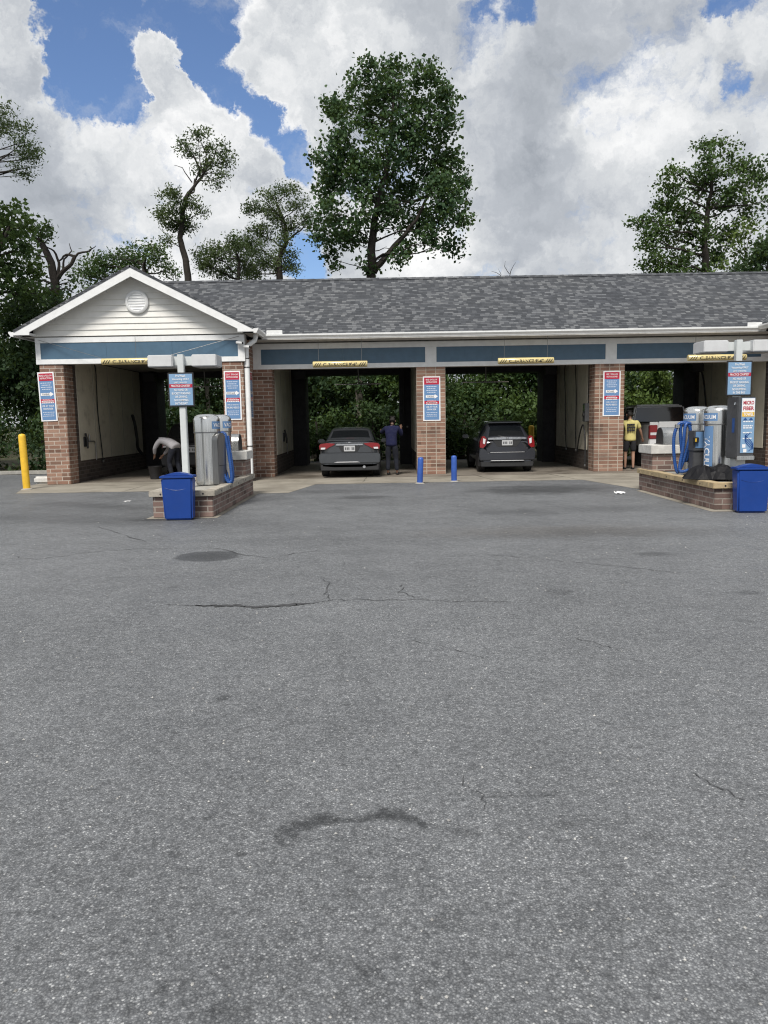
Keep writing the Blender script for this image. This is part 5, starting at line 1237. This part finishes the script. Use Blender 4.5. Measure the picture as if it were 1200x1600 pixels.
tree('locust_tree', 'dark feathery tree showing behind the left slope of the gable', [(at(225, 437, Y).x, Y, -.05), at(225, 437, Y), at(225, 415, Y), at(228, 395, Y)],
     lob(Y, (230, 390, 26, 14), (245, 405, 22, 14), (205, 400, 26, 16), (175, 398, 24, 14, 0, .7), (155, 412, 22, 16), (215, 420, 34, 14), (135, 432, 22, 18), (180, 425, 30, 16), (265, 420, 18, 12), (150, 455, 26, 18)), 'leaf_mid', .15, 8, 52, .22, r0=.16, r1=.04, seed=10, aspect=.45)
Y = 31
tree('half_bare_tree', 'half-bare tree with black forking limbs left of the gable', [(at(90, 760, Y).x, Y, .0), at(90, 600, Y), at(88, 470, Y), at(86, 440, Y), at(80, 410, Y), at(66, 382, Y), at(60, 374, Y)],
     lob(Y, (62, 358, 16, 12), (48, 366, 14, 12), (78, 372, 12, 10), (70, 350, 10, 8), (45, 395, 16, 10, 0, .6), (110, 440, 12, 9, 0, .4), (75, 450, 20, 14, 0, .5), (60, 425, 16, 12, 0, .5)), 'leaf_dark', .16, 12, 20, .16, r0=.24, r1=.10, seed=12,
     extra=[([at(86, 440, Y), at(98, 424, Y), at(112, 412, Y), at(116, 400, Y), at(104, 398, Y), at(92, 408, Y)], .10, .03), ([at(112, 412, Y), at(122, 396, Y), at(140, 392, Y), at(150, 384, Y)], .06, .012), ([at(92, 430, Y), at(92, 410, Y), at(84, 392, Y), at(72, 385, Y)], .07, .02), ([at(86, 445, Y), at(68, 438, Y), at(48, 446, Y)], .06, .015), ([at(88, 455, Y), at(104, 450, Y), at(116, 458, Y)], .05, .012), ([at(98, 424, Y), at(100, 405, Y), at(112, 392, Y), at(108, 380, Y)], .05, .01)])
Y = 28
tree('broadleaf_tree', 'leafy tree at the left edge reaching above the half-bare tree', [(at(-40, 760, Y).x, Y, .0), at(-40, 600, Y), at(-30, 480, Y), at(-5, 400, Y), at(15, 350, Y)],
     lob(Y, (15, 338, 26, 18), (40, 350, 18, 14), (5, 370, 28, 22), (38, 385, 22, 18), (15, 410, 32, 22), (45, 425, 20, 18), (-10, 440, 30, 24), (30, 455, 26, 20), (55, 458, 16, 14, 0, .7), (-40, 380, 40, 30)), 'leaf_mid', .18, 14, 20, .19, r0=.22, r1=.05, seed=14, aspect=.65)
Y = 26
tree('locust_tree', 'feathery branch of a tall tree leaning in at the upper left edge', [(at(-190, 770, Y).x, Y, .0), at(-185, 600, Y), at(-160, 420, Y), at(-110, 300, Y), at(-70, 220, Y)],
     lob(Y, (5, 178, 22, 16), (30, 195, 18, 12), (12, 208, 28, 16), (42, 222, 16, 14), (30, 238, 22, 12), (52, 248, 14, 12), (25, 262, 26, 10, 0, .7), (40, 272, 18, 8, 0, .7), (-30, 200, 36, 30), (-70, 240, 50, 40), (-110, 190, 60, 46), (-60, 150, 50, 36)), 'leaf_locust', .10, 14, 56, .15, r0=.26, r1=.05, seed=15, aspect=.38,
     extra=[([at(-110, 300, Y), at(-60, 285, Y), at(-20, 272, Y), at(10, 268, Y), at(45, 262, Y)], .07, .012), ([at(-40, 278, Y), at(0, 250, Y), at(30, 228, Y)], .04, .01)])
Y = 38
tree('broadleaf_tree', 'open-crowned leafy tree behind the right end of the roof', [(at(1103, 437, Y).x, Y, -.05), at(1103, 437, Y), at(1101, 390, Y), at(1104, 340, Y), at(1112, 290, Y), at(1110, 250, Y)],
     lob(Y, (1050, 272, 20, 12), (1040, 290, 16, 12), (1078, 280, 16, 14), (1058, 305, 22, 16), (1030, 322, 24, 16), (1002, 346, 18, 14), (1030, 352, 26, 18), (1070, 335, 28, 20), (1098, 232, 14, 12), (1120, 228, 14, 12), (1140, 240, 14, 14), (1105, 258, 20, 16), (1150, 258, 20, 14), (1098, 285, 18, 18), (1130, 275, 18, 14), (1170, 262, 20, 16), (1182, 285, 16, 14), (1150, 295, 26, 18), (1115, 315, 28, 20), (1155, 325, 26, 18), (1190, 315, 14, 12),
         (1060, 375, 30, 18), (1015, 380, 20, 18), (1100, 360, 28, 22), (1140, 365, 26, 18), (1020, 408, 24, 16), (1070, 408, 30, 18), (1120, 400, 28, 18), (1045, 425, 28, 12), (1100, 425, 30, 12)), 'leaf_mid', .155, 6., 46, .22, r0=.22, r1=.05, seed=17, aspect=.7)
Y = 34
tree('broadleaf_tree', 'dark bushy tree top at the right edge above the roof', [(at(1200, 437, Y).x, Y, -.05), at(1200, 437, Y), at(1200, 400, Y)], lob(Y, (1195, 385, 24, 20), (1180, 408, 24, 20), (1215, 400, 36, 34), (1170, 424, 24, 14), (1220, 360, 24, 24)), 'leaf_dark', .18, 14, 20, .19, r0=.2, r1=.05, seed=18)
Y = 36
tree('broadleaf_tree', 'pale yellowish green tree between the open tree and the right edge', [(at(1160, 437, Y).x, Y, -.05), at(1160, 437, Y), at(1165, 395, Y)], lob(Y, (1165, 365, 22, 18), (1180, 345, 16, 14, 0, .7), (1150, 392, 24, 16), (1140, 418, 26, 14)), 'leaf_light', .18, 8, 18, .19, r0=.12, r1=.04, seed=19)
Y = 44
tree('bare_tree', 'leafless twig tips poking above the ridge right of the tall tree', [(at(795, 560, Y).x, Y, -.05), at(795, 470, Y), at(793, 432, Y)], [], 'leaf_dark', .2, seed=20, r0=.08, r1=.03,
     extra=[([at(793, 445, Y), at(798, 424, Y), at(806, 410, Y)], .03, .008), ([at(796, 428, Y), at(788, 416, Y), at(790, 408, Y)], .02, .006), ([at(793, 440, Y), at(776, 426, Y), at(768, 424, Y)], .02, .006), ([at(783, 430, Y), at(779, 420, Y)], .015, .005)])
# the wood behind the bays: trees and shrubs one can tell apart
def wood_tree(label, x, y, h, w, leaf, seed, bark='bark', size=.2, dens=9, trunk_h=.35, name='woodland_tree', low=.25, cat='tree'):
    r = random.Random(seed); L = []
    n = 11
    for i in range(n):
        z = h * (low + (.92 - low) * (i + .5) / n); ww = w * (.55 + .45 * math.sin(PI * min(1, (z / h) * 1.05)))
        L.append(((x + r.uniform(-.55, .55) * ww, y + r.uniform(-.5, .5) * ww, z), (ww * .48, ww * .45, h * .13), 1.))
    tree(name, label, [(x, y, -.05), (x + r.uniform(-.1, .1), y, h * .4), (x + r.uniform(-.3, .3), y, h * .8)], L, leaf, size, dens, 20, .24, bark, 'trees and shrubs behind the car wash', seed, .14, .03, 1., True, .35, False, cat, None, .6)
for i, (lab, x, y, h, w, leaf) in enumerate((
    ('dark woodland tree at the left end of the wood behind the yellow bollard', -16.2, 29.5, 7.5, 3.4, 'leaf_dark'),
    ('dense dark tree immediately left of the building, behind the brick pillar', -13.4, 30.6, 7.2, 3.4, 'leaf_dark'),
    ('mid-green tree filling the left edge beyond the kerb', -19.2, 31.5, 8.6, 3.8, 'leaf_mid'),
    ('woodland tree seen through the left of the gable bay', -9.6, 33.5, 6.2, 3.2, 'leaf_dark'),
    ('mid-green tree seen through the gable bay beside the lamp post', -6.6, 34.6, 6.4, 3.2, 'leaf_mid'),
    ('tall tree seen through the left half of the sedan bay', -3.0, 34.0, 6.0, 3.2, 'leaf_dark'),
    ('mid-green tree seen through the sedan bay, above the sedan', -.2, 35.2, 6.4, 3.2, 'leaf_mid'),
    ('mid-green tree behind the centre pillar', 2.2, 33.6, 6.2, 3.0, 'leaf_mid'),
    ('light-catching green tree seen through the hatchback bay, above the hatchback', 4.9, 34.6, 6.2, 3.2, 'leaf_mid'),
    ('dark tree seen through the hatchback bay beside its right pier', 7.6, 33.4, 5.8, 3.0, 'leaf_dark'),
    ('dark tree seen through the pickup bay beside the brick pillar', 10.2, 36.5, 6.0, 2.8, 'leaf_dark'),
    ('yellow-green bushy tree seen through the pickup bay above the truck', 13.0, 35.0, 4.0, 2.8, 'leaf_light'),
    ('dark tree behind the vending machine side of the building', 16.4, 34.5, 6.0, 3.2, 'leaf_dark'))):
    wood_tree(lab, x, y, h, w, leaf, 60 + i)
for i, (lab, x, y, h, w, leaf) in enumerate((
    ('low shrub at the foot of the wood left of the yellow bollard', -14.6, 27.2, 2.2, 2.0, 'leaf_dark'),
    ('low shrub at the foot of the wood beside the left brick pillar', -11.6, 27.6, 2.4, 2.0, 'leaf_dark'),
    ('low shrub behind the black estate car', -6.3, 31.8, 2.2, 2.2, 'leaf_dark'),
    ('low leafy shrub behind the grey sedan, left of it', -2.6, 31.5, 2.0, 1.8, 'leaf_mid'),
    ('low dark shrub directly behind the grey sedan', -.4, 31.9, 2.4, 2.2, 'leaf_dark'),
    ('low shrub behind the navy-shirted person', 1.6, 31.7, 2.3, 2.0, 'leaf_dark'),
    ('low shrub left of the slate hatchback', 3.2, 31.5, 2.3, 2.0, 'leaf_dark'),
    ('low shrub directly behind the slate hatchback', 5.4, 32.0, 2.6, 2.2, 'leaf_mid'),
    ('low shrub behind the yellow bollard at the hatchback bay', 7.4, 31.8, 2.4, 2.0, 'leaf_dark'),
    ('low shrub behind the white pickup', 11.2, 31.8, 2.0, 2.4, 'leaf_mid'))):
    wood_tree(lab, x, y, h, w, leaf, 90 + i, 'bark', .18, 11, .2, 'woodland_shrub', .08, 'shrub')
tree('bare_tree', 'pale bare tree trunk seen through the sedan bay above the sedan', [(at(561, 640, 33).x, 33, -.05), at(561, 640, 33), at(561, 580, 33), at(566, 400, 33.5) * 1.0 if False else (at(562, 560, 33).x, 33, 5.2)], [], 'leaf_dark', .2, bark='bark_pale', seed=33, r0=.19, r1=.13, cat='tree')
tree('bare_tree', 'pale thin bare trunk seen through the gable bay right of the lamp post', [(at(326, 690, 34).x, 34, -.05), at(326, 640, 34), (at(326, 560, 34).x, 34, 5.2)], [], 'leaf_dark', .2, bark='bark_pale', seed=34, r0=.11, r1=.08, cat='tree')
# the far wood that reads as one mass
pts = []
r = random.Random(77)
for _ in range(6500):
    x = r.uniform(-75, 75); y = r.uniform(40, 54); hmax = 6.4 + 1.2*math.sin(x*.31) + .8*math.sin(x*.83 + 1)
    if x < -14: hmax += 1.8
    pts.append((x, y, r.uniform(.0, 1)**1.1 * hmax))
o = leaf_cloud(pts, 60, .5, .19, 'far_woods', 'leaf_dark', None, .6); o['kind'] = 'stuff'

# ------------------------------------------------------------------ sky, sun
SUN_EL, SUN_AZ = math.radians(54), math.radians(196)     # high, behind the photographer's left shoulder
w = bpy.data.worlds.new('World'); scene.world = w; w.use_nodes = True
nt = NT(w.node_tree); bg = w.node_tree.nodes['Background']
sky = nt.new('ShaderNodeTexSky', sky_type='NISHITA'); sky.sun_disc = False; sky.sun_elevation = SUN_EL; sky.sun_rotation = SUN_AZ; sky.altitude = 50; sky.air_density = 1.; sky.dust_density = .6; sky.ozone_density = 2.
SKY = .078
D = nt.V('NORMALIZE', nt.new('ShaderNodeTexCoord').outputs['Generated'])
wv = nt.V('SUBTRACT', nt.noise(D, 8., 8, .68, color=True), (.5, .5, .5))
DW = nt.V('ADD', D, nt.V('SCALE', wv, scale=.13))
n1 = nt.noise(DW, 7.0, 10, .60)
L = Vector((-.35, -.2, .9)).normalized() * .022
n2 = nt.noise(nt.V('ADD', DW, tuple(L)), 7.0, 5, .55)
n3 = nt.noise(D, 3.0, 3, .5)
def blobs(items, src):
    tot = None
    for px, py, rp, wt in items:
        c = ray(px, py).normalized(); rr = rp / FPX * c.dot(FW)
        v = nt.mr(nt.V('DOT_PRODUCT', nt.V('NORMALIZE', src), tuple(c)), math.cos(rr * 1.35), math.cos(rr * .25), 0., wt)
        tot = v if tot is None else nt.M('ADD', tot, v)
    return tot
holes = blobs([(90, 40, 55, .5), (150, 40, 60, .55), (210, 45, 60, .5), (300, 45, 60, .55), (345, 40, 45, .4), (140, 110, 50, .5), (185, 140, 42, .45), (95, 110, 45, .4), (205, 165, 30, .35),
               (335, 110, 45, .5), (350, 150, 35, .45), (395, 172, 38, .5), (432, 200, 40, .5), (455, 235, 36, .5), (462, 262, 26, .4), (470, 390, 34, .55), (490, 415, 30, .45), (812, 15, 32, .42), (835, 42, 18, .28), (755, 30, 16, .2), (60, 70, 40, .45), (75, 130, 32, .35), (225, 190, 24, .3), (120, 160, 30, .25), (1130, 8, 30, .42), (1160, 22, 20, .3), (1155, 122, 20, .27), (922, 200, 16, .2), (180, 215, 20, .2),
               (262, 120, 42, -.9), (285, 165, 45, -.8), (330, 200, 48, -.7), (390, 240, 50, -.7), (250, 95, 24, -.6), (5, 50, 44, -.7), (20, 120, 34, -.5), (440, 70, 60, -.6), (480, 150, 60, -.6), (470, 30, 50, -.4)], DW)
dens = nt.M('SUBTRACT', nt.M('ADD', nt.M('MULTIPLY', n1, 1.75), -.10), nt.M('MULTIPLY', holes, .92))
mask = nt.mr(nt.M('ADD', dens, nt.M('MULTIPLY', nt.M('SUBTRACT', nt.noise(DW, 28., 6, .65), .5), .26)), .24, .70)
relief = nt.M('MULTIPLY', nt.M('SUBTRACT', n1, n2), 1.9)
tone = blobs([(60, 330, 120, -.28), (10, 230, 90, -.24), (190, 350, 90, -.14), (860, 110, 100, -.24), (790, 190, 90, -.20), (820, 370, 110, -.24), (880, 290, 70, -.10), (1010, 50, 90, -.14), (740, 110, 60, -.16), (900, 20, 90, -.2), (1180, 180, 80, -.14), (700, 40, 70, -.16), (150, 280, 60, -.08),
              (280, 170, 90, .30), (170, 210, 60, .22), (360, 250, 80, .24), (450, 110, 90, .25), (560, 60, 80, .16), (960, 80, 60, .2), (770, 70, 50, .18), (1040, 170, 90, .2), (985, 370, 50, .26), (700, 410, 80, .26), (600, 420, 70, .2), (920, 250, 60, .14), (30, 60, 50, .25), (240, 330, 60, .15), (880, 400, 40, .1), (340, 390, 80, .15)], DW)
thick = nt.mr(dens, .6, 1.05, 0., -.16)
br = nt.M('ADD', nt.M('ADD', nt.M('ADD', .58, relief), nt.M('ADD', nt.M('MULTIPLY', tone, .62), thick)), nt.M('ADD', nt.M('MULTIPLY', nt.M('SUBTRACT', n3, .5), .35), nt.M('MULTIPLY', nt.M('SUBTRACT', nt.noise(DW, 13., 6, .55), .5), .55)))
cloud = nt.ramp(br, [(0., (.235, .255, .285)), (.35, (.335, .355, .385)), (.60, (.47, .485, .50)), (.82, (.60, .605, .61)), (1., (.70, .70, .695))])
skyc = nt.mix(1., sky.outputs[0], (SKY * .94, SKY * 1.02, SKY * 1.18), 'MULTIPLY')
wisp = nt.mr(nt.noise(nt.V('MULTIPLY', DW, (1., 1., 2.2)), 10., 8, .62), .50, .78, 0., .38)
final = nt.mix(nt.M('MAXIMUM', mask, wisp), skyc, cloud)
nt.put(bg.inputs[0], final); bg.inputs[1].default_value = 1.0
w.cycles.sampling_method = 'MANUAL'; w.cycles.sample_map_resolution = 1024
sd = bpy.data.lights.new('sun', 'SUN'); sd.energy = 2.6; sd.angle = math.radians(17); sd.color = (1., .95, .88)
so = bpy.data.objects.new('sun', sd); COL.objects.link(so)
# Nishita: rotation 0 = +Y, turning clockwise seen from above
sdir = Vector((math.sin(SUN_AZ) * math.cos(SUN_EL), math.cos(SUN_AZ) * math.cos(SUN_EL), math.sin(SUN_EL)))
so.rotation_euler = sdir.to_track_quat('Z', 'Y').to_euler(); so.location = sdir * 50

scene.view_settings.view_transform = 'Standard'; scene.view_settings.look = 'None'; scene.view_settings.exposure = .6; scene.view_settings.gamma = 1.
scene.render.engine = 'CYCLES'
cy = scene.cycles; cy.pixel_filter_type = 'BLACKMAN_HARRIS'; cy.filter_width = 1.15; cy.use_denoising = True; cy.use_adaptive_sampling = False; cy.denoiser = 'OPENIMAGEDENOISE'; cy.denoising_input_passes = 'RGB_ALBEDO_NORMAL'; cy.denoising_prefilter = 'ACCURATE'; cy.max_bounces = 6; cy.diffuse_bounces = 3; cy.glossy_bounces = 3; cy.transmission_bounces = 3; cy.caustics_reflective = False; cy.caustics_refractive = False; cy.sample_clamp_indirect = 6.
